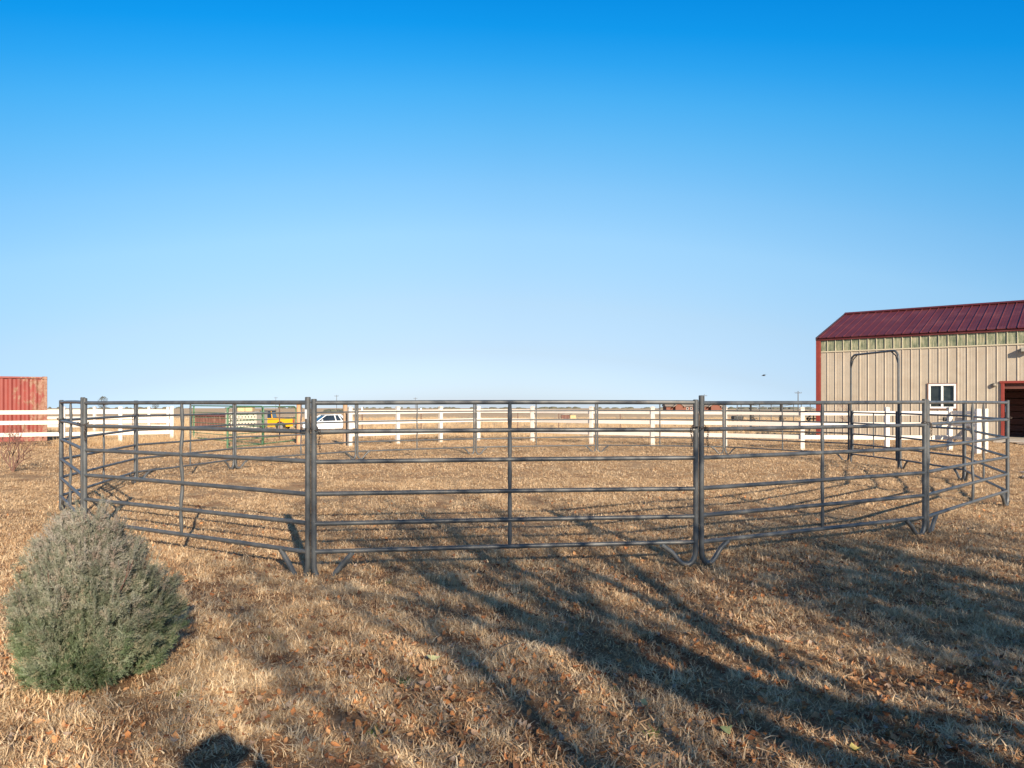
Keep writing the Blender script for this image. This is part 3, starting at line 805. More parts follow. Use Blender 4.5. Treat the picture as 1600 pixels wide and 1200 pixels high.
# wooden posts beside the opening
def wood_post(p, r, h, mat, label):
    b = MB(); rg = random.Random(int(p.x*10)); path = [(0, 0, -.1)]
    for k in range(1, 8): path.append((rg.uniform(-.006, .006), rg.uniform(-.006, .006), h*k/7))
    b.tube(path, [r*rg.uniform(.96, 1.04) for _ in path], 12); o = b.build('wooden_post', mat); o.location = p
    tag(o, label, 'post'); return o
wood_post(fp(539.5, 26.6), .085, 1.50, M['wood'], 'grey brown round wooden post beside the left end of the long white fence')
wood_post(fp(467.5, 27.5), .10, 1.50, M['wood_orange'], 'orange brown wooden gate post behind the left front post pair of the pen')

# ------------------------------------------------------------------ green pipe gates
def green_gate(A, Bp, label, uprights, h=1.36, z0=.05, round_end=True):
    d = Bp - A; L = d.length; root = empty('green_gate', A, math.atan2(d.y, d.x), label, 'gate', 'green livestock gates')
    rc = .18; path = [(0, 0, z0), (0, 0, h)] if True else []
    b = MB(); path = [(0, 0, z0), (0, 0, h-rc)] + [(rc-rc*math.cos(t/5*math.pi/2), 0, h-rc+rc*math.sin(t/5*math.pi/2)) for t in range(6)]
    path += [(L-rc+rc*math.sin(t/5*math.pi/2), 0, h-rc+rc*math.cos(t/5*math.pi/2)) for t in range(6)] + [(L, 0, z0), (0, 0, z0)]
    b.tube(path, .024, 8); b.build('frame', M['green_pipe'], root)
    for z in (.27, .48, .70, .93, 1.14):
        b = MB(); b.tube([(0, 0, z), (L, 0, z)], .016, 6); b.build('rail', M['green_pipe'], root)
    for u in uprights:
        b = MB(); b.box((L*u, 0, (h+z0)/2), (.05, .05, h-z0)); b.build('upright', M['green_pipe'], root)
    return root
ga = fp(355, 24.6); gb = fp(462.5, 29.4)
green_gate(ga, gb, 'green pipe gate with a rounded corner in front of the yellow pickup', (.005, .47), h=1.40)
green_gate(fp(297, 32.0), fp(412, 26.6), 'green pipe gate crossing behind the other, in front of the rusty red shed', (.01, .06), h=1.42)
# steel posts of the wire fence beyond
def tpost(x, Y, h, label, tip=True):
    root = empty('steel_post', fp(x, Y, fall(Y)-.02), 0, label, 'post', 'steel posts of the wire fence')
    b = MB(); b.box((0, 0, h/2), (.012, .05, h)); b.box((0, -.02, h/2), (.05, .012, h)); b.build('shaft', M['tpost'], root)
    if tip:
        b = MB(); b.box((0, 0, h+.06), (.06, .06, .14)); b.build('painted_tip', M['sticker'], root)
tpost(566, 31.5, 1.25, 'brown steel post with white tip near the left end of the long white fence')
tpost(658, 36, 1.2, 'brown steel post seen between the second and third posts of the long white fence')
tpost(809, 36, 1.2, 'brown steel post standing behind the corner of the white fence', False)
tpost(873, 36, 1.2, 'brown steel post in front of the small distant red hut', False)
tpost(969, 36, 1.2, 'brown steel post between the far middle panels, left of the brick house', False)
tpost(437, 31.0, 1.5, 'thin pinkish steel post in front of the yellow pickup', True)
tpost(360, 45, 1.2, 'short steel post with white tip beside the rusty red shed', True)
for z in (.35, .7, 1.05):
    b = MB(); b.tube([fp(566, 31.5, z), fp(658, 36, z + fall(36)), fp(809, 36, z+fall(36)), fp(969, 36, z+fall(36)), fp(1100, 37, z+fall(37))], .004, 4)
    o = b.build('fence_wire', M['tpost']); tag(o, {.35: 'lowest', .7: 'middle', 1.05: 'top'}[z] + ' strand of thin wire strung between the brown steel posts', 'wire')

# ------------------------------------------------------------------ vehicles, trailer and sheds beyond the gates
def wheel(root, x, y, r, w, name='wheel'):
    b = MB(); b.tube([(x, y-w/2, r), (x, y-w/2+.03, r), (x, y+w/2-.03, r), (x, y+w/2, r)], [r*.9, r, r, r*.9], 20)
    wo_ = b.build(name, M['tire'], root)
    b = MB(); s = -1 if y < 0 else 1
    b.tube([(x, y + s*(w/2-.02), r), (x, y + s*(w/2+.012), r)], [r*.6, r*.5], 16); b.build('rim', M['chrome'], wo_)
def arches(xs_, r, z0, n=8):
    """underside profile from right to left with wheel arches"""
    pts = []
    for x in xs_:
        pts += [(x + r*math.cos(math.pi*t/n), z0 + r*math.sin(math.pi*t/n)) for t in range(n+1)]
    return pts
def car(loc, rz, label):
    root = empty('parked_car', loc, rz, label, 'car')        # local -x = front
    low = [(-2.25, .30), (-2.32, .48), (-2.25, .74), (-1.0, .90), (1.4, .93), (2.25, .88), (2.32, .6), (2.25, .30)]
    poly = low + arches([1.32, -1.42], .36, .30)
    b = MB(); b.extr(poly, -.86, .86); b.build('body', M['car_white'], root)
    g = MB()                                                  # cabin: tapered
    lo = [(-1.05, .88), (1.30, .92)]; hi = [(-.30, 1.36), (.85, 1.38)]
    V = []
    for (x, z), hw in ((lo[0], .80), (lo[1], .80), (hi[1], .62), (hi[0], .62)): V += [(x, -hw, z), (x, hw, z)]
    g.add(V, [(0, 2, 4, 6), (1, 7, 5, 3), (0, 6, 7, 1), (2, 3, 5, 4), (0, 1, 3, 2)]); g.build('windows', M['glass_car'], root)
    b = MB(); V = []
    for (x, z) in ((-.34, 1.36), (.9, 1.38)): V += [(x, -.64, z), (x, .64, z)]
    V += [(x, y, z+.035) for x, y, z in V]
    b.add(V, [(4, 5, 7, 6), (0, 4, 6, 2), (1, 3, 7, 5), (0, 1, 5, 4), (2, 6, 7, 3), (0, 2, 3, 1)]); b.build('roof', M['car_white'], root)
    b = MB()
    for s in (-1, 1):
        for p0, p1, r in (((-1.06, s*.805, .90), (-.32, s*.635, 1.375), .035), ((.45, s*.805, .93), (.38, s*.635, 1.38), .045), ((1.32, s*.805, .93), (.87, s*.635, 1.39), .08), ((.95, s*.805, .93), (.72, s*.635, 1.38), .04)):
            b.tube([p0, p1], r, 6)
    b.build('pillar', M['car_white'], root)
    for s in (-1, 1):
        b = MB(); b.box((-.75, s*.93, .98), (.10, .16, .11), bev=.02); b.build('mirror', M['car_white'], root)
        b = MB(); b.box((-2.29, s*.62, .60), (.06, .34, .15), bev=.01); b.build('headlight', M['chrome'], root)
    b = MB(); b.box((-2.31, 0, .60), (.04, .84, .15)); b.build('grille', M['black'], root)
    b = MB(); b.box((-2.36, 0, .42), (.12, 1.7, .12), bev=.02); b.build('bumper', M['black_vinyl'], root)
    for x in (-1.42, 1.32):
        for y in (-.76, .76): wheel(root, x, y, .31, .2)
def pickup(loc, rz, label):
    root = empty('parked_pickup', loc, rz, label, 'pickup truck')
    poly = [(-2.6, .42), (-2.66, .62), (-2.6, 1.0), (-1.25, 1.10), (.55, 1.12), (2.6, 1.12), (2.62, .45)] + arches([1.62, -1.68], .44, .42)
    b = MB(); b.extr(poly, -.9, .9); b.build('body', M['car_yellow'], root)
    g = MB(); V = []
    for (x, z), hw in (((-.75, 1.10), .84), ((.97, 1.12), .84), ((.85, 1.66), .68), ((-.10, 1.66), .68)): V += [(x, -hw, z), (x, hw, z)]
    g.add(V, [(0, 2, 4, 6), (1, 7, 5, 3), (0, 6, 7, 1), (2, 3, 5, 4), (0, 1, 3, 2)]); g.build('windows', M['glass_car'], root)
    b = MB(); b.box((.37, 0, 1.69), (1.06, 1.4, .09), bev=.02); b.build('roof', M['black_vinyl'], root)
    b = MB(); b.box((1.82, 0, 1.14), (1.58, 1.74, .05)); b.build('bed_cover', M['black_vinyl'], root)
    b = MB()
    for s in (-1, 1):
        for p0, p1 in (((-.75, s*.85, 1.1), (-.10, s*.69, 1.66)), ((.95, s*.85, 1.1), (.83, s*.69, 1.66))): b.tube([p0, p1], .045, 6)
    b.build('pillar', M['car_yellow'], root)
    for s in (-1, 1):
        b = MB(); b.box((2.64, s*.8, .86), (.05, .14, .3)); b.build('tail_light', M['lamp_red'], root)
    b = MB(); b.box((2.70, 0, .5), (.14, 1.7, .14), bev=.02); b.build('bumper', M['chrome'], root)
    b = MB()
    for s in (-1, 1): b.box((-.1, s*.905, .8), (.9, .012, .02))
    b.build('trim_line', M['black_vinyl'], root)
    for x in (-1.68, 1.62):
        for y in (-.78, .78): wheel(root, x, y, .38, .24)
zg = fall(60)
car((xat(511, 60), 60, zg), R(35), 'white two door car parked beyond the white fence, seen past the left front posts')
pickup((xat(462, 61) - 2.7, 61, fall(61)), R(4), 'bright yellow pickup truck with black cab roof parked behind the green gate')

tr = empty('stock_trailer', (xat(386, 57), 57, fall(57)), R(3), 'beige livestock trailer with rows of dark air holes parked beside the yellow pickup', 'trailer')
b = MB(); b.box((0, 0, .98), (2.3, 3.0, 1.2), bev=.05); b.build('body', M['trailer'], tr)
b = MB(); b.box((0, 0, 1.62), (2.36, 3.06, .06), bev=.02); b.build('roof', M['trailer'], tr)
for row, zz in enumerate((.55, .80, 1.05, 1.30, 1.47)):
    for k in range(9):
        if row == 4 and k % 2: continue
        b = MB(); b.box((-.95 + k*.235 + (.1 if row % 2 else 0), -1.505, zz), (.07, .03, .10)); b.build('air_hole', M['black'], tr)
for y in (-.6, .5):
    for s in (-1, 1): wheel(tr, s*1.02, y, .33, .2)
sh = empty('rusty_shed', (xat(338, 60), 60, fall(60)), R(-3), 'low rusty red corrugated shed behind the green gates', 'shed')
b = MB(); V = []; pts = corr(2.7, 1.2, .05, .22)
for px, dd in pts: V += [(-1.35+px, -.9+dd, .12), (-1.35+px, -.9+dd, 1.32)]
b.add(V, [(2*i, 2*i+2, 2*i+3, 2*i+1) for i in range(len(pts)-1)]); b.build('front_sheet', M['rust'], sh)
b = MB(); b.box((-.0, .95, .7), (2.7, .04, 1.3)); b.build('rear_sheet', M['rust'], sh)
b = MB(); b.box((1.37, 0, .7), (.04, 1.86, 1.3)); b.build('end_sheet', M['rust'], sh)
b = MB(); b.box((-.15, 0, 1.38), (3.2, 2.0, .06), Matrix.Rotation(.03, 3, 'X')); b.build('roof', paint('purple_brown_roof', (.10, .04, .04), (.16, .06, .06), .6), sh)
b = MB(); b.box((-1.62, -.85, .68), (.07, .07, 1.36)); b.build('corner_post', M['black_vinyl'], sh)
b = MB(); b.box((-1.45, .2, .5), (.25, 1.2, .9)); b.build('dark_opening', M['black'], sh)  # black box stands for the shade inside the open left end
hs = empty('straw_stack', (xat(389, 74), 74, fall(74)), R(4), 'stack of pale straw bales with an orange tarp end behind the livestock trailer', 'straw stack')
for lv in range(4):
    for k in range(3 - (lv == 3)):
        b = MB(); b.box((-.75 + k*.75 + (lv % 2)*.1, 0, .25 + lv*.52), (.72, 1.0, .5), bev=.05); b.build('bale', M['hay'], hs)
b = MB(); b.box((-.4, 0, 2.1), (.5, .6, .08)); b.build('tarp', paint('orange_tarp', (.6, .18, .06), (.65, .22, .08), .6), hs)

# tiny huts far out in the field
for x, w, mat, lab in ((883, 1.3, M['rust'], 'small red brown hut far out in the field behind the white fence'), (895, .9, M['hay'], 'small cream hut right of the red brown hut far out in the field')):
    Y = 118; r_ = empty('field_hut', (xat(x, Y), Y, fall(Y)), 0, lab, 'hut')
    b = MB(); b.box((0, 0, .38), (w, 1.2, .76)); b.build('wall', mat, r_)
    b = MB(); b.extr([(-w/2-.1, .76), (w/2+.1, .76), (0, 1.0)], -.7, .7); b.build('roof', M['shingle'], r_)

# ------------------------------------------------------------------ corral and farm tackle to the right
Yc = 60.0; zc0 = fall(Yc)
co = empty('pipe_corral', (0, 0, 0), 0, 'dark pipe corral with tall posts standing far behind the long white fence', 'corral')
for x in (1152, 1158, 1173, 1187, 1205, 1220, 1240, 1252, 1266):
    b = MB(); b.tube([fp(x, Yc, zc0-.1), fp(x, Yc, 1.42 if x not in (1173, 1220) else 1.46)], .09 if x in (1173, 1220) else .035, 8); b.build('post', M['pipe_end'] if x in (1173, 1220) else M['pipe'], co)
for z in (.42, .98, 1.14):
    b = MB(); b.tube([fp(1150, Yc, z), fp(1272, Yc, z)], .035, 6); b.build('rail', M['pipe'], co)
b = MB(); b.tube([fp(1158, Yc, 1.42), fp(1173, Yc, 1.33), fp(1187, Yc, 1.24), fp(1205, Yc, 1.26), fp(1220, Yc, 1.22), fp(1240, Yc, 1.38), fp(1250, Yc, 1.44)], .025, 5); b.build('cable', M['pipe'], co)
wt = empty('water_tank', fp(1152, 105, fall(105)), 0, 'black box shaped stock tank beyond the long white fence', 'stock tank')
wt.scale = (1.6, 1.6, .8)
b = MB(); b.box((0, 0, .62), (.95, .7, .62), bev=.08); b.build('tank', M['black'], wt)
b = MB()
for sx in (-1, 1): b.box((sx*.36, 0, .16), (.08, .6, .32))
b.build('stand', M['wood_grey'], wt)
for x, lab in ((1175, 'dark tilted hay rake wheel standing right of the black stock tank'), (1220, 'dark iron plough standing by the thick corral post')):
    hr = empty('farm_tool', fp(x, 105, fall(105)), .3, lab, 'farm tool')
    b = MB(); b.torus((0, 0, .62), .38, .045, Matrix.Rotation(math.pi/2, 3, 'X') @ Matrix.Rotation(.3, 3, 'Y'), 16, 6); b.build('wheel_ring', M['black'], hr)
    for k in range(5):
        a = k*math.pi/5; b = MB(); b.tube([(.38*math.cos(a), 0, .62+.38*math.sin(a)), (-.38*math.cos(a), 0, .62-.38*math.sin(a))], .03, 5); b.build('spoke', M['black'], hr)
    b = MB(); b.tube([(0, 0, .62), (.5, 0, .28), (.95, .1, .42)], .05, 6); b.build('drawbar', M['black'], hr)
    b = MB(); b.box((.1, 0, .16), (.5, .5, .3)); b.build('ground_blade', M['black'], hr)
ir = empty('hay_rake', fp(1268, 44, fall(44)), 0, 'dark iron implement with a forked bar beside the red barn corner', 'farm tool')
b = MB(); b.tube([(-.28, 0, .92), (.50, 0, .92)], .045, 6); b.build('beam', M['tpost'], ir)
b = MB(); b.tube([(.12, 0, .68), (.12, 0, 1.16)], .035, 6); b.build('crossbar', M['tpost'], ir)
b = MB(); b.tube([(-.05, 0, 1.14), (-.30, 0, .92), (-.12, 0, .72)], .04, 6); b.build('fork', M['tpost'], ir)
for s in (-.1, .4):
    b = MB(); b.tube([(s, .1, 0), (s, .1, .92)], .03, 6); b.build('leg', M['tpost'], ir)

# ------------------------------------------------------------------ brick farmhouse, far poles, far trees
YH = 400; hz = fall(YH)
fh = empty('farmhouse', (xat(1084, YH), YH, hz), 0, 'long low red brick farmhouse with grey brown roof on the horizon', 'house')
b = MB(); b.box((0, 4, 1.35), (30, 9, 2.7)); b.build('wall', M['brick'], fh)
b = MB(); b.extr([(-.6, 2.6), (10.4, 2.6), (5, 5.0)], -15.6, 15.6, Matrix(((0, 1, 0), (1, 0, 0), (0, 0, 1))), (0, -.9, 0)); b.build('roof', M['shingle'], fh)
for xx, w in ((-8.6, 4.6), (11.0, 5.6)):
    b = MB(); b.box((xx, -1.6, 1.35), (w*.86, 3.0, 2.7)); b.build('gable_bay', M['brick'], fh)
    b = MB(); b.extr([(xx-w*.42, 2.7), (xx+w*.42, 2.7), (xx, 4.55)], -3.1, 2); b.build('gable', M['brick'], fh)
    b = MB(); b.extr([(xx-w/2-.9, 2.2), (xx-w/2-.9, 2.7), (xx, 5.1), (xx+w/2+.9, 2.7), (xx+w/2+.9, 2.2), (xx, 4.4)], -3.5, 2.5); b.build('gable_roof', M['shingle'], fh)
for k in range(5):
    b = MB(); b.box((-3.6 + k*2.1, -.53, 1.5), (1.1, .1, 1.2)); wnd = b.build('window', M['frame_white'], fh)
    b = MB(); b.box((-3.6 + k*2.1, -.60, 1.5), (.9, .06, 1.0)); b.build('pane', M['glass'], wnd)

def pole(x, Y, ytop, label, arms=True, r=.14):
    z = zat(ytop, Y); g0 = fall(Y); root = empty('utility_pole', fp(x, Y, g0), 0, label, 'utility pole', 'utility poles on the plain')
    b = MB(); b.tube([(0, 0, -.3), (0, 0, z-g0)], [r*1.2, r*.8], 8); b.build('pole', M['wood_grey'], root)
    if arms:
        h = z - g0; b = MB(); b.box((0, -.1, h-.7), (2.4, .12, .14)); b.build('crossarm', M['wood_grey'], root)
        for sx in (-1.1, -.5, .5, 1.1):
            b = MB(); b.tube([(sx, -.1, h-.6), (sx, -.1, h-.35)], .07, 6); b.build('insulator', M['wood_grey'], root)
pole(1247, 260, 611, 'utility pole with crossarm standing left of the barn on the horizon', r=.17)
pole(526, 420, 617, 'distant thin utility pole above the white car', r=.13)
pole(649, 480, 621, 'distant thin utility pole above the second post of the long white fence', r=.13)
pole(431, 480, 620, 'distant thin utility pole above the yellow pickup', r=.12)
pole(1100.5, 330, 616, 'distant thin utility pole rising above the right front post pair', r=.12)

def blob_tree(x, Y, w, h, label, seed):
    rg = random.Random(seed); root = empty('far_tree', fp(x, Y, fall(Y)), 0, label, 'tree')
    b = MB(); b.tube([(0, 0, -.3), (0, 0, h*.5)], [w*.05, w*.03], 6); b.build('trunk', M['bark'], root)
    b = MB()
    for _ in range(900):
        a = rg.uniform(0, 6.28); rr = math.sqrt(rg.random())*w/2; zz = rg.uniform(-1, 1); lim = math.sqrt(max(0, 1-zz*zz))
        p = Vector((rr*lim*math.cos(a), rr*lim*math.sin(a), h*.62 + zz*h*.36 + .1*math.sin(a*3)))
        d = [Vector((rg.gauss(0, 1), rg.gauss(0, 1), rg.gauss(0, 1))).normalized()*w*.05 for _ in range(3)]
        b.add([p+q for q in d], [(0, 1, 2)])
    b.build('crown', M['far_tree'], root)
blob_tree(161, 300, 4.3, 6.6, 'small round tree alone on the horizon above the left front post', 4)
blob_tree(243, 420, 4.0, 5.4, 'low round tree on the horizon above the end of the left white fence', 6)
def treeline(xa, xb, Y, h, seed, n, label):
    rg = random.Random(seed); b = MB()
    for _ in range(n):
        x = rg.uniform(xa, xb); cx_ = xat(x, Y) ; base = fall(Y); ww = rg.uniform(.7, 2.2)*h; hh = h*rg.uniform(.35, 1)
        yy = Y + rg.uniform(-15, 15); N = 7
        V = [(cx_ + ww*math.cos(2*math.pi*k/N)*rg.uniform(.8, 1.1), yy + ww*math.sin(2*math.pi*k/N), base-1) for k in range(N)]
        V += [(cx_ + ww*.8*math.cos(2*math.pi*k/N)*rg.uniform(.7, 1.15), yy + ww*.8*math.sin(2*math.pi*k/N), base + hh*rg.uniform(.5, .8)) for k in range(N)]
        V += [(cx_, yy, base+hh)]
        b.add(V, [(k, (k+1) % N, N+(k+1) % N, N+k) for k in range(N)] + [(N+k, N+(k+1) % N, 2*N) for k in range(N)])
    o = b.build('distant_trees', M['far_tree']); tag(o, label, 'tree line', kind='stuff'); return o
treeline(844, 905, 2600, 8, 1, 16, 'dark specks of distant trees on the horizon above the field hut')
treeline(512, 545, 330, 1.5, 2, 30, 'low dark hedge line behind the white car')
treeline(1128, 1290, 1500, 5, 3, 34, 'low dark trees on the horizon behind the pipe corral')
treeline(540, 1040, 3800, 9, 4, 70, 'faint line of distant trees along the middle of the horizon')
treeline(-200, 470, 3400, 9, 5, 60, 'faint line of distant trees along the left of the horizon')

bd = empty('flying_bird', (xat(1193, 60), 60, zat(587, 60)), 0, 'tiny dark bird flying left of the barn roof', 'bird')
b = MB(); b.tube([(-.16, 0, 0), (-.08, 0, .012), (0, 0, .015), (.1, 0, 0), (.2, 0, .0)], [.012, .032, .042, .028, .006], 8); b.build('body', M['bird'], bd)
for s in (-1, 1):
    b = MB(); V = [(-.05, s*.02, .02), (.05, s*.02, .02), (.10, s*.2, .10), (.03, s*.24, .11), (.14, s*.40, .07)]
    V += [(x, y, z-.006) for x, y, z in V]
    b.add(V, [(0, 1, 2, 3), (3, 2, 4), (5, 8, 7, 6), (8, 9, 7), (0, 3, 8, 5), (1, 6, 7, 2), (3, 4, 9, 8), (2, 7, 9, 4)]); b.build('wing', M['bird'], bd)

# ------------------------------------------------------------------ woody plants
def grow(b, rg, p, d, L, r, depth, maxd, up=.12, spread=.55, kids=(2, 3), shrink=.74, tips=None, minr=.002, wob=.18, sides=None):
    n = 3 if depth < maxd-1 else 2
    path = [p]; rad = [r]; q = p; dd = d
    for k in range(n):
        dd = (dd + Vector((rg.gauss(0, wob), rg.gauss(0, wob), rg.gauss(0, wob) + up*.5))).normalized()
        q = q + dd*(L/n); path.append(q); rad.append(max(minr, r*(1-.32*(k+1)/n)))
    b.tube(path, rad, sides or (8 if depth < 2 else 5 if depth < 4 else 3), caps=False)
    if depth >= maxd:
        if tips is not None: tips.append((q, dd))
        return
    for k in range(rg.randint(*kids)):
        a = rg.uniform(0, 2*math.pi); ax = dd.orthogonal().normalized(); ax.rotate(Matrix.Rotation(a, 3, dd))
        nd = (dd*math.cos(spread*rg.uniform(.5, 1.3)) + ax*math.sin(spread*rg.uniform(.5, 1.3)) + Vector((0, 0, up))).normalized()
        s = path[-1] if k == 0 or rg.random() < .5 else path[-2]
        grow(b, rg, s, nd, L*shrink*rg.uniform(.8, 1.15), rad[-1]*(.85 if k == 0 else .68), depth+1, maxd, up, spread, kids, shrink, tips, minr, wob, sides)
def leafless_tree(loc, H, seed, label, lean=(0, 0), maxd=6, leaves=1200, trunk=.12):
    rg = random.Random(seed); root = empty('bare_tree', loc, rg.uniform(0, 6), label, 'tree')
    b = MB(); tips = []
    tp = [Vector((0, 0, -.1)), Vector((.02, .01, H*.12)), Vector((.05, .0, H*.24))]
    b.tube(tp, [trunk*1.25, trunk, trunk*.9], 10); b.build('trunk', M['bark'], root)
    b = MB(); n0 = 8
    for k in range(n0):
        a = 2*math.pi*k/n0 + rg.uniform(-.4, .4)
        d = Vector((math.cos(a)*.75 + lean[0], math.sin(a)*.75 + lean[1], 1.0)).normalized()
        grow(b, rg, tp[-1] - Vector((0, 0, .05*k)), d, H*.25, trunk*.66, 1, maxd, .13, .52, (2, 3), .78, tips, .0035, .16)
    b.build('crown', M['bark'], root)
    if leaves:
        b = MB()
        for _ in range(leaves):
            p, d = rg.choice(tips); c = p + Vector((rg.gauss(0, .12), rg.gauss(0, .12), rg.gauss(-.05, .12)))
            u = Vector((rg.gauss(0, 1), rg.gauss(0, 1), rg.gauss(0, 1))).normalized(); w = u.orthogonal().normalized()
            b.add([c - u*.035, c + w*.026, c + u*.04, c - w*.026], [(0, 1, 2, 3)])
        o = b.build('hanging_leaves', M['leaf'], root); o['kind'] = 'stuff'
    return root
leafless_tree((5.0, -3.2, 0), 6.8, 11, 'bare tree behind the viewer whose branches shade the foreground', trunk=.20, leaves=1300)
leafless_tree((8.2, -2.6, 0), 6.0, 23, 'second bare tree right of the viewer shading the right foreground', trunk=.19, leaves=700)
leafless_tree((4.2, -6.8, 0), 7.4, 38, 'farther bare tree behind the viewer shading the front panel', trunk=.17, leaves=3600)
leafless_tree((5.9, -1.0, 0), 3.6, 47, 'low bare tree just right of the viewer shading the bottom right corner', trunk=.14, leaves=2600)
leafless_tree((6.7, -5.0, 0), 6.6, 61, 'tall bare tree behind the viewer shading the right half of the ground', trunk=.18, leaves=1100)

# small leafless shrub at the left edge, sapling by the barn wall
def twiggy(loc, H, seed, label, name, mat, maxd=4, n0=5, r0=.012):
    rg = random.Random(seed); root = empty(name, loc, 0, label, 'shrub'); 
    for k in range(n0):
        b = MB(); a = rg.uniform(0, 6.28)
        grow(b, rg, Vector((0, 0, -.02)), Vector((math.cos(a)*.45, math.sin(a)*.45, 1)).normalized(), H*.34, r0, 1, maxd, .15, .5, (2, 4), .72, None, .0025, .2, 4)
        b.build('stem', mat, root)
    return root
twiggy(gpt(20, 737) , 1.25, 3, 'small leafless reddish twig bush at the left edge beside the white fence', 'bare_shrub', M['twig_red'], 4, 6, .018)
twiggy(fp(1335, 31.2), 2.0, 8, 'thin bare sapling in front of the tan barn wall', 'bare_sapling', M['twig_red'], 4, 3, .016)

# ------------------------------------------------------------------ the juniper shrub in the left foreground
def spray_mesh(name, seed):
    r = random.Random(seed); b = MB(); L = .085
    def needle(p, d, s):
        sd = d.cross(Vector((r.gauss(0, 1), r.gauss(0, 1), r.gauss(0, 1)))).normalized()*.0017
        b.add([p - sd, p + sd, p + d*s], [(0, 1, 2)])
    def twig(p, d, L, n, side):
        for i in range(n):
            t = (i+.5)/n; q = p + d*L*t
            a = r.uniform(0, 6.28); o = d.orthogonal().normalized(); o.rotate(Matrix.Rotation(a, 3, d))
            needle(q, (d*.8 + o*.75).normalized(), r.uniform(.010, .016))
        sd = d.orthogonal().normalized()*.0013
        b.add([p-sd, p+sd, p+d*L], [(0, 1, 2)])
    up = Vector((0, 0, 1)); twig(Vector((0, 0, 0)), up, L, 16, 0)
    for k in range(5):
        t = .2 + .14*k; a = r.uniform(0, 6.28)
        d = (up + Vector((math.cos(a), math.sin(a), 0))*.55).normalized()
        twig(up*L*t, d, L*(.62-.07*k), 8, 0)
    return b.mesh(name, M['juniper'])
sprays = make_sources('juniper_spray', [spray_mesh('juniper_spray', 50+i) for i in range(5)])
def prof(z, H):      # half width at relative height
    P = [(0, .68), (.12, .90), (.30, 1.0), (.45, .92), (.60, .78), (.75, .57), (.88, .36), (1.0, .14)]
    z = z/H
    for (a, ra), (b_, rb) in zip(P, P[1:]):
        if z <= b_: return ra + (rb-ra)*(z-a)/(b_-a)
    return 0
def juniper(loc, H, W, seed, label, n=9000, leanx=-.06, cap=1.0):
    rg = random.Random(seed); root = empty('juniper_shrub', loc, 0, label, 'shrub')
    for k in range(9):
        b = MB(); a = k*.7; d = Vector((math.cos(a)*.55, math.sin(a)*.55, 1)).normalized()
        grow(b, rg, Vector((0, 0, 0)), d, H*.33, .016, 1, 4, .25, .35, (2, 3), .72, None, .002, .12, 4)
        b.build('stem', M['twig_red'], root)
    # plumes: upright feathers over the whole mass, each ending in its own tip
    pts, rot, scl, idx = [], [], [], []
    plumes = []
    for _ in range(420):
        z = rg.uniform(.02, .97)*H; a = rg.uniform(0, 2*math.pi); wob_ = 1 + .34*noise.noise(Vector((math.cos(a)*1.6, math.sin(a)*1.6, z*2.4+seed))) + .22*noise.noise(Vector((math.cos(a)*4, math.sin(a)*4, z*7+seed)))
        rr = prof(z, H)*W/2*wob_*rg.uniform(.66, 1.04)
        if noise.noise(Vector((rr*math.cos(a), rr*math.sin(a), z))*8) < -.22: continue
        plumes.append((Vector((rr*math.cos(a) + leanx*(z/H)**2*W, rr*math.sin(a), z)), a, z/H))
    for c, a, t in plumes:
        out = Vector((math.cos(a), math.sin(a), 0)); d = (out*(.95-.6*t) + Vector((0, 0, .55+.6*t)) + Vector((rg.gauss(0, .12), rg.gauss(0, .12), 0))).normalized()
        L = rg.uniform(.11, .24)*(1.15 if t > .7 else 1)
        for k in range(n//340):
            u = rg.random(); sp = .036*(1-u*.8)
            p = c + d*(L*(u-.55)) + Vector((rg.gauss(0, sp), rg.gauss(0, sp), rg.gauss(0, sp)))
            if p.z < .015: p.z = rg.uniform(.015, .06)
            dd = (d + Vector((rg.gauss(0, .3), rg.gauss(0, .3), rg.gauss(0, .25)))).normalized()
            e = dd.to_track_quat('Z', 'Y').to_euler(); pts.append(p); rot.append((e.x, e.y, e.z + 0)); scl.append(rg.uniform(.5, 1.1)); idx.append(rg.randrange(5))
    for _ in range(n//6):                       # inner fill so that no light comes through
        z = rg.uniform(.0, .85)*H; a = rg.uniform(0, 6.28); rr = prof(z, H)*W/2*math.sqrt(rg.random())*.8
        p = Vector((rr*math.cos(a) + leanx*(z/H)**2*W, rr*math.sin(a), z)); dd = Vector((rg.gauss(0, .5), rg.gauss(0, .5), 1)).normalized()
        e = dd.to_track_quat('Z', 'Y').to_euler(); pts.append(p); rot.append(tuple(e)); scl.append(rg.uniform(.9, 1.4)); idx.append(rg.randrange(5))
    for _ in range(170):                         # stray leaders at the top and rim
        z = rg.uniform(.35, 1.0)*H; a = rg.uniform(0, 6.28); rr = prof(z, H)*W/2*rg.uniform(.75, 1.12)
        p = Vector((rr*math.cos(a) + leanx*(z/H)**2*W, rr*math.sin(a), z)); d = Vector((math.cos(a)*.3, math.sin(a)*.3, 1)).normalized()
        for k in range(5):
            q = p + d*(.042*k); e = d.to_track_quat('Z', 'Y').to_euler(); pts.append(q); rot.append(tuple(e)); scl.append(1.0-.12*k); idx.append(rg.randrange(5))
    o = scatter('foliage', [tuple(p) for p in pts], rot, scl, idx, sprays, root); o['kind'] = 'stuff'
    return root
juniper((-2.385, 4.20, .0), .84, .71, 1, 'dense grey green juniper shrub standing alone in the left foreground', 17000)

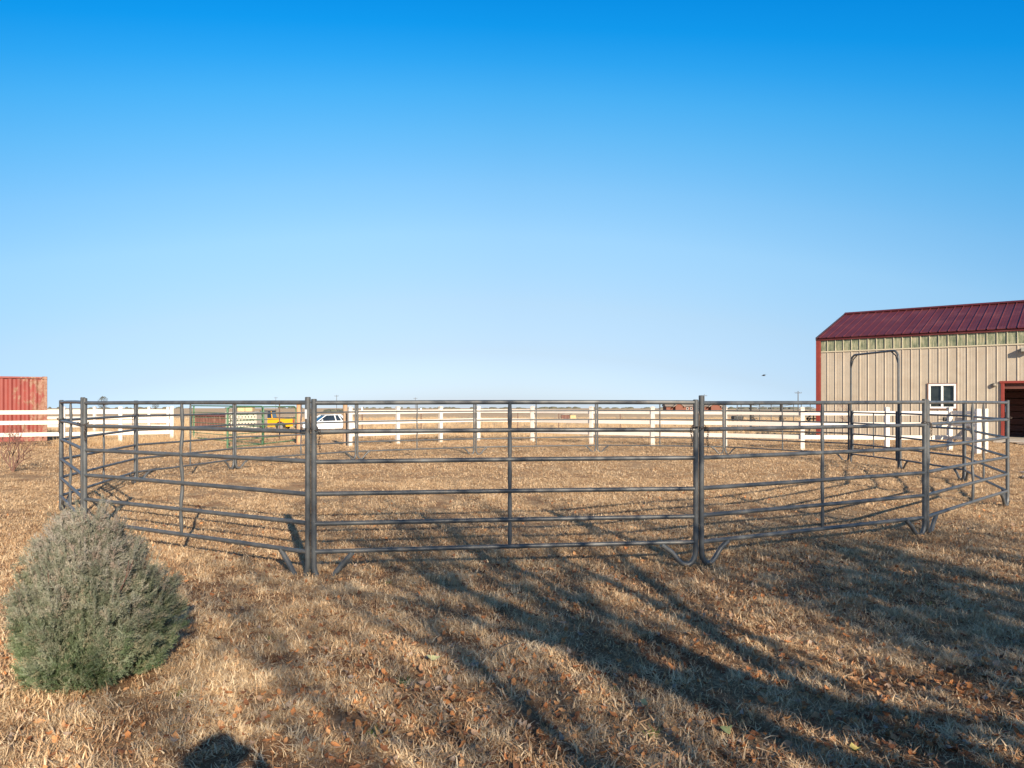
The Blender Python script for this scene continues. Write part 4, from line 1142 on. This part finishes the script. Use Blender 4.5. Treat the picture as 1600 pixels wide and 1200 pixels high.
# ------------------------------------------------------------------ grass, weeds, leaves
def smooth_noise(x, y, s, z=0.0): return noise.noise(Vector((x*s, y*s, z)))
nrng = np.random.default_rng(5)
def field(y0, y1, dens, margin=1.6, half=.80, xlim=None):
    area = 0.0; n = int(dens * ((y1-y0)*(2*margin) + half*(y1*y1-y0*y0)))
    yy = nrng.uniform(0, 1, n*2); out = []
    # rejection in a trapezoid
    ymax = half*y1 + margin
    Y = nrng.uniform(y0, y1, n*3); X = nrng.uniform(-ymax, ymax, n*3)
    keep = np.abs(X) < half*Y + margin
    X = X[keep][:n]; Y = Y[keep][:n]
    return X, Y
def lay(name, X, Y, coll, nsrc, smin, smax, thr, seed, label, cat=None, tilt=.15, zoff=0, nscale=1.4, zs=1.0):
    r = random.Random(seed); pts = []; rot = []; scl = []; idx = []
    for x, y in zip(X, Y):
        x = float(x); y = float(y)
        d = .55*smooth_noise(x, y, nscale, seed) + .35*smooth_noise(x, y, nscale*3.1, seed+3) + .25*smooth_noise(x, y, .35, seed+7)
        if d < thr + r.uniform(-.12, .12): continue
        if in_gravel(x, y) and r.random() < .93: continue
        if coll.name.startswith('weed') and y < 56 and 3 < x < 20 and r.random() < .93: continue
        lx = (x-B0.x)*BU.x + (y-B0.y)*BU.y; ly = (x-B0.x)*BV.x + (y-B0.y)*BV.y
        if -.05 < lx < BL+.1 and -.0 < ly < BW+.1: continue
        if DX0-.3 < lx < DX1+.3 and -1.7 < ly <= 0: continue
        s = r.uniform(smin, smax)*(1 + .5*d)
        pts.append((x, y, ground_z(x, y)+zoff)); rot.append((r.gauss(0, tilt), r.gauss(0, tilt), r.uniform(0, 6.28))); scl.append((s, s, s*zs*r.uniform(.7, 1.25))); idx.append(r.randrange(nsrc))
    o = scatter(name, pts, rot, scl, idx, coll); tag(o, label, cat, kind='stuff'); return o
near_t = make_sources('near_tuft', [tuft_mesh('near_tuft', 10+i, 30, .022, .058, .0042, 1.0, .018, M['blade'], 3, .8) for i in range(7)])
flat_t = make_sources('flat_tuft', [tuft_mesh('flat_tuft', 110+i, 18, .02, .06, .0055, 1.5, .06, M['litter'], 2, .4) for i in range(6)])
mid_t = make_sources('mid_tuft', [tuft_mesh('mid_tuft', 30+i, 22, .025, .06, .0075, 1.15, .05, M['matted'], 2, .9) for i in range(6)])
far_t = make_sources('far_tuft', [tuft_mesh('far_tuft', 60+i, 26, .03, .08, .012, 1.1, .10, M['matted'], 2, .7) for i in range(5)])
weed_t = make_sources('weed_tuft', [tuft_mesh('weed_tuft', 80+i, 24, .14, .34, .010, .35, .09, M['weed'], 3, .25) for i in range(5)])
X, Y = field(1.6, 7.8, 760); lay('dry_grass', X, Y, near_t, 7, .55, 1.6, .05, 1, 'short dry straw grass in the foreground', 'grass', nscale=3.0)
X, Y = field(1.6, 9, 330); lay('straw_litter', X, Y, flat_t, 6, .7, 1.4, -.5, 9, 'flat dry straw lying between the foreground tufts', 'straw')
X, Y = field(7.5, 15, 260); lay('dry_grass', X, Y, mid_t, 6, .7, 1.35, -.14, 2, 'dry straw grass on the front half of the pen floor', 'grass', zs=.75)
X, Y = field(15, 34, 60, 3); lay('dry_grass', X, Y, far_t, 5, .7, 1.3, -.18, 3, 'dry straw grass on the back of the pen floor and along the fence', 'grass', zs=.6)
X, Y = field(31, 58, 9, 4); lay('dry_weeds', X, Y, weed_t, 5, .6, 1.15, -.22, 4, 'tall dry weeds in the pasture beyond the white fence', 'weeds', .08, nscale=.4)
X, Y = field(58, 130, 1.6, 8); lay('dry_weeds', X, Y, weed_t, 5, .9, 1.6, -.2, 5, 'tall dry weeds farther out in the pasture', 'weeds', .08, nscale=.2)
# taller growth caught along the left white fence and near the posts
r = random.Random(77); pts = []; rot = []; scl = []; idx = []
for _ in range(900):
    t = r.random(); x = 95 + t*205; Yb = 26.2 + t*2.4; 
    pp = fp(x, Yb + r.gauss(0, .35)); hgt = 1.0 + .5*smooth_noise(pp.x, pp.y, .8)
    pts.append((pp.x, pp.y, 0)); rot.append((r.gauss(0, .25), r.gauss(0, .25), r.uniform(0, 6.28))); s = r.uniform(.6, 1.15)*hgt; scl.append((s, s, s)); idx.append(r.randrange(5))
for x, Yb in right_run:
    for _ in range(12):
        pp = fp(x, Yb); pts.append((pp.x + r.gauss(0, .25), pp.y + r.gauss(0, .12), 0)); rot.append((r.gauss(0, .2), r.gauss(0, .2), r.uniform(0, 6.28))); s = r.uniform(.3, .6); scl.append((s, s, s)); idx.append(r.randrange(5))
o = scatter('fence_line_grass', pts, rot, scl, idx, weed_t); tag(o, 'tall tan grass caught along the foot of the white fences', 'grass', kind='stuff')

# green tufts among the dead grass
green_src = tuft_mesh('green_tuft', 5, 26, .04, .08, .005, .7, .02, M['blade_green'], 3, .6)
greens = [((630, 1072), 1.3, 'bright green weed tuft in the centre of the foreground'), ((1018, 1148), 1.2, 'bright green weed tuft near the bottom edge right of centre'),
          ((424, 1003), 1.0, 'small green weed tuft right of the juniper shrub'), ((607, 912), 1.0, 'faint green tuft just in front of the left front post pair'),
          ((1456, 944), 1.0, 'small green tuft in the right foreground shade'), ((580, 1150), 1.1, 'green tuft beside the yellow leaf at the bottom edge'), ((958, 1082), 1.0, 'small green tuft in the striped shade right of centre'),
          ((285, 1092), 1.2, 'green tuft at the right foot of the juniper shrub')]
for (px, py), s, lab in greens:
    p = gpt(px, py); o = bpy.data.objects.new('green_weed', green_src); COL.objects.link(o); o.location = (p.x, p.y, ground_z(p.x, p.y)); o.scale = (s*.8, s*.8, s*.8)
    o.rotation_euler = (0, 0, rnd.uniform(0, 6)); tag(o, lab, 'weed', 'green weed tufts')

def leaf_mesh(name, seed, mat):
    r = random.Random(seed); b = MB(); n = 7; L = 1.0; V = []; cup = r.uniform(.3, 1.0); fold = r.uniform(-.5, .9)
    wv = [.02, .22, .33, .30, .24, .10, .0]
    for i in range(n):
        t = i/(n-1); zc_ = cup*((t-.5)**2) * 1.6
        w = wv[i]*r.uniform(.6, 1.25)
        V += [(-.5+t, -w, zc_ + fold*w + r.uniform(-.03, .03)), (-.5+t, 0, zc_), (-.5+t, w, zc_ + (fold+r.uniform(-.2, .2))*w + r.uniform(-.03, .03))]
    F_ = []
    for i in range(n-1): F_ += [(3*i, 3*i+3, 3*i+4, 3*i+1), (3*i+1, 3*i+4, 3*i+5, 3*i+2)]
    b.add(V, F_, True); return b.mesh(name, mat)
leaf_meshes = [leaf_mesh('fallen_leaf', 90+i, M['leaf']) for i in range(8)]
leaf_src = make_sources('leaf', leaf_meshes)
r = random.Random(41); spots = []
while len(spots) < 9500:
    y = r.uniform(1.8, 13); x = r.uniform(-.82*y-1, .82*y+1)
    w = math.exp(-max(0, y-3.2)/3.2) * (.35 + .65/(1+math.exp(-(x/ y + .05)*6)))
    w *= .35 + 1.1*max(0, .5 + smooth_noise(x, y, .9, 2))
    if r.random() < w: spots.append((x, y))
spots.sort(key=lambda p: p[1])
def in_view(p): return p[1] > 3.1 and abs(p[0]/p[1]) < .71
vis = [p for p in spots if in_view(p)]; first = set(vis[:290])
for (x, y) in vis[:290]:
    o = bpy.data.objects.new('fallen_leaf', r.choice(leaf_meshes)); COL.objects.link(o)
    s = r.uniform(.024, .054); o.scale = (s, s*r.uniform(.6, 1.1), s); o.location = (x, y, ground_z(x, y) + r.uniform(.008, .03)); o.rotation_euler = (r.gauss(0, .45), r.gauss(0, .45), r.uniform(0, 6.28))
    tag(o, 'curled dry brown leaf lying in the foreground grass', 'leaf', 'fallen leaves in the foreground')
rest = [p for p in spots if p not in first]
o = scatter('leaf_litter', [(x, y, ground_z(x, y) + r.uniform(.006, .028)) for x, y in rest], [(r.gauss(0, .5), r.gauss(0, .5), r.uniform(0, 6.28)) for _ in rest],
            [r.uniform(.028, .058) for _ in rest], [r.randrange(8) for _ in rest], leaf_src)
tag(o, 'scattered dead leaves farther back among the grass', 'leaf litter', kind='stuff')
for (px, py), mat, s, lab in (((677, 1043), 'leaf_pale', .085, 'pale grey green leaf lying flat right of the green weed tuft'), ((595, 1160), 'leaf_tan', .085, 'large light orange leaf at the bottom edge left of centre'),
                              ((1335, 1178), 'leaf_yellow', .07, 'yellow green leaf in the shade near the bottom right'), ((1133, 1147), 'leaf_green', .085, 'round dull green leaf at the bottom right of centre'),
                              ((1592, 1082), 'leaf_yellow', .07, 'pale yellow leaf at the right edge'), ((1008, 1112), 'leaf_pale', .06, 'small pale leaf in the shade right of centre')):
    p = gpt(px, py); o = bpy.data.objects.new('fallen_leaf', leaf_mesh('single_leaf', px, M[mat])); COL.objects.link(o)
    o.scale = (s, s, s); o.location = (p.x, p.y, ground_z(p.x, p.y) + .035); o.rotation_euler = (.25, .1, rnd.uniform(0, 6)); tag(o, lab, 'leaf')
st = MB(); p = gpt(770, 1022); st.tube([(0, 0, .005), (.05, .04, .03), (.11, .06, .05), (.16, .1, .045)], [.004, .003, .003, .002], 5); o = st.build('fallen_twig', M['bark']); o.location = p
tag(o, 'short bare twig sticking out of the grass at the centre of the foreground', 'twig')

# ------------------------------------------------------------------ the person taking the photograph: only the shadow of head and hands falls in view
pr = empty('person', (.10, -.62, 0), R(4), 'person in dark clothes and hat standing behind the viewer with both hands raised', 'person')
def skin(name, pts, edges, radii, mat, parent, sub=1):
    me = bpy.data.meshes.new(name); me.from_pydata(pts, edges, []); me.materials.append(mat)
    o = bpy.data.objects.new(name, me); COL.objects.link(o); o.parent = parent
    sm = o.modifiers.new('skin', 'SKIN')
    for v, rr in zip(me.skin_vertices[0].data, radii): v.radius = (rr, rr) if not isinstance(rr, tuple) else rr
    me.skin_vertices[0].data[0].use_root = True
    ss = o.modifiers.new('sub', 'SUBSURF'); ss.levels = sub; ss.render_levels = sub
    return o
P_ = [(0, 0, .95), (0, 0, 1.15), (0, 0, 1.36), (0, .0, 1.50), (0, .01, 1.58), (0, .02, 1.66), (0, .02, 1.74)]
RR = [(.16, .11), (.15, .10), (.18, .10), .06, .065, (.085, .095), (.075, .085)]
E_ = [(i, i+1) for i in range(6)]
for s in (-1, 1):
    n = len(P_); P_ += [(s*.19, 0, 1.42), (s*.36, .10, 1.24), (s*.16, .30, 1.46), (s*.10, .36, 1.52)]; RR += [.06, .045, .033, .03]; E_ += [(2, n), (n, n+1), (n+1, n+2), (n+2, n+3)]
    for k in range(4):
        m = len(P_); P_ += [(s*(.09-.012*k), .40, 1.55-.022*k), (s*(.05-.010*k), .43, 1.55-.022*k)]; RR += [.010, .009]; E_ += [(n+3, m), (m, m+1)]
    m = len(P_); P_ += [(s*.10, .38, 1.47), (s*.06, .40, 1.45)]; RR += [.011, .010]; E_ += [(n+3, m), (m, m+1)]
    n = len(P_); P_ += [(s*.10, 0, .88), (s*.12, .02, .50), (s*.13, -.01, .10), (s*.14, .12, .035)]; RR += [.09, .06, .045, .04]; E_ += [(0, n), (n, n+1), (n+1, n+2), (n+2, n+3)]
skin('body', P_, E_, RR, M['cloth'], pr)
b = MB(); b.tube([(0, .02, 1.66), (0, .02, 1.72), (0, .015, 1.78), (0, .01, 1.80)], [.105, .11, .08, .02], 12); b.tube([(0, .03, 1.70), (0, .03, 1.712)], [.15, .15], 14); b.build('hat', M['cloth'], pr)
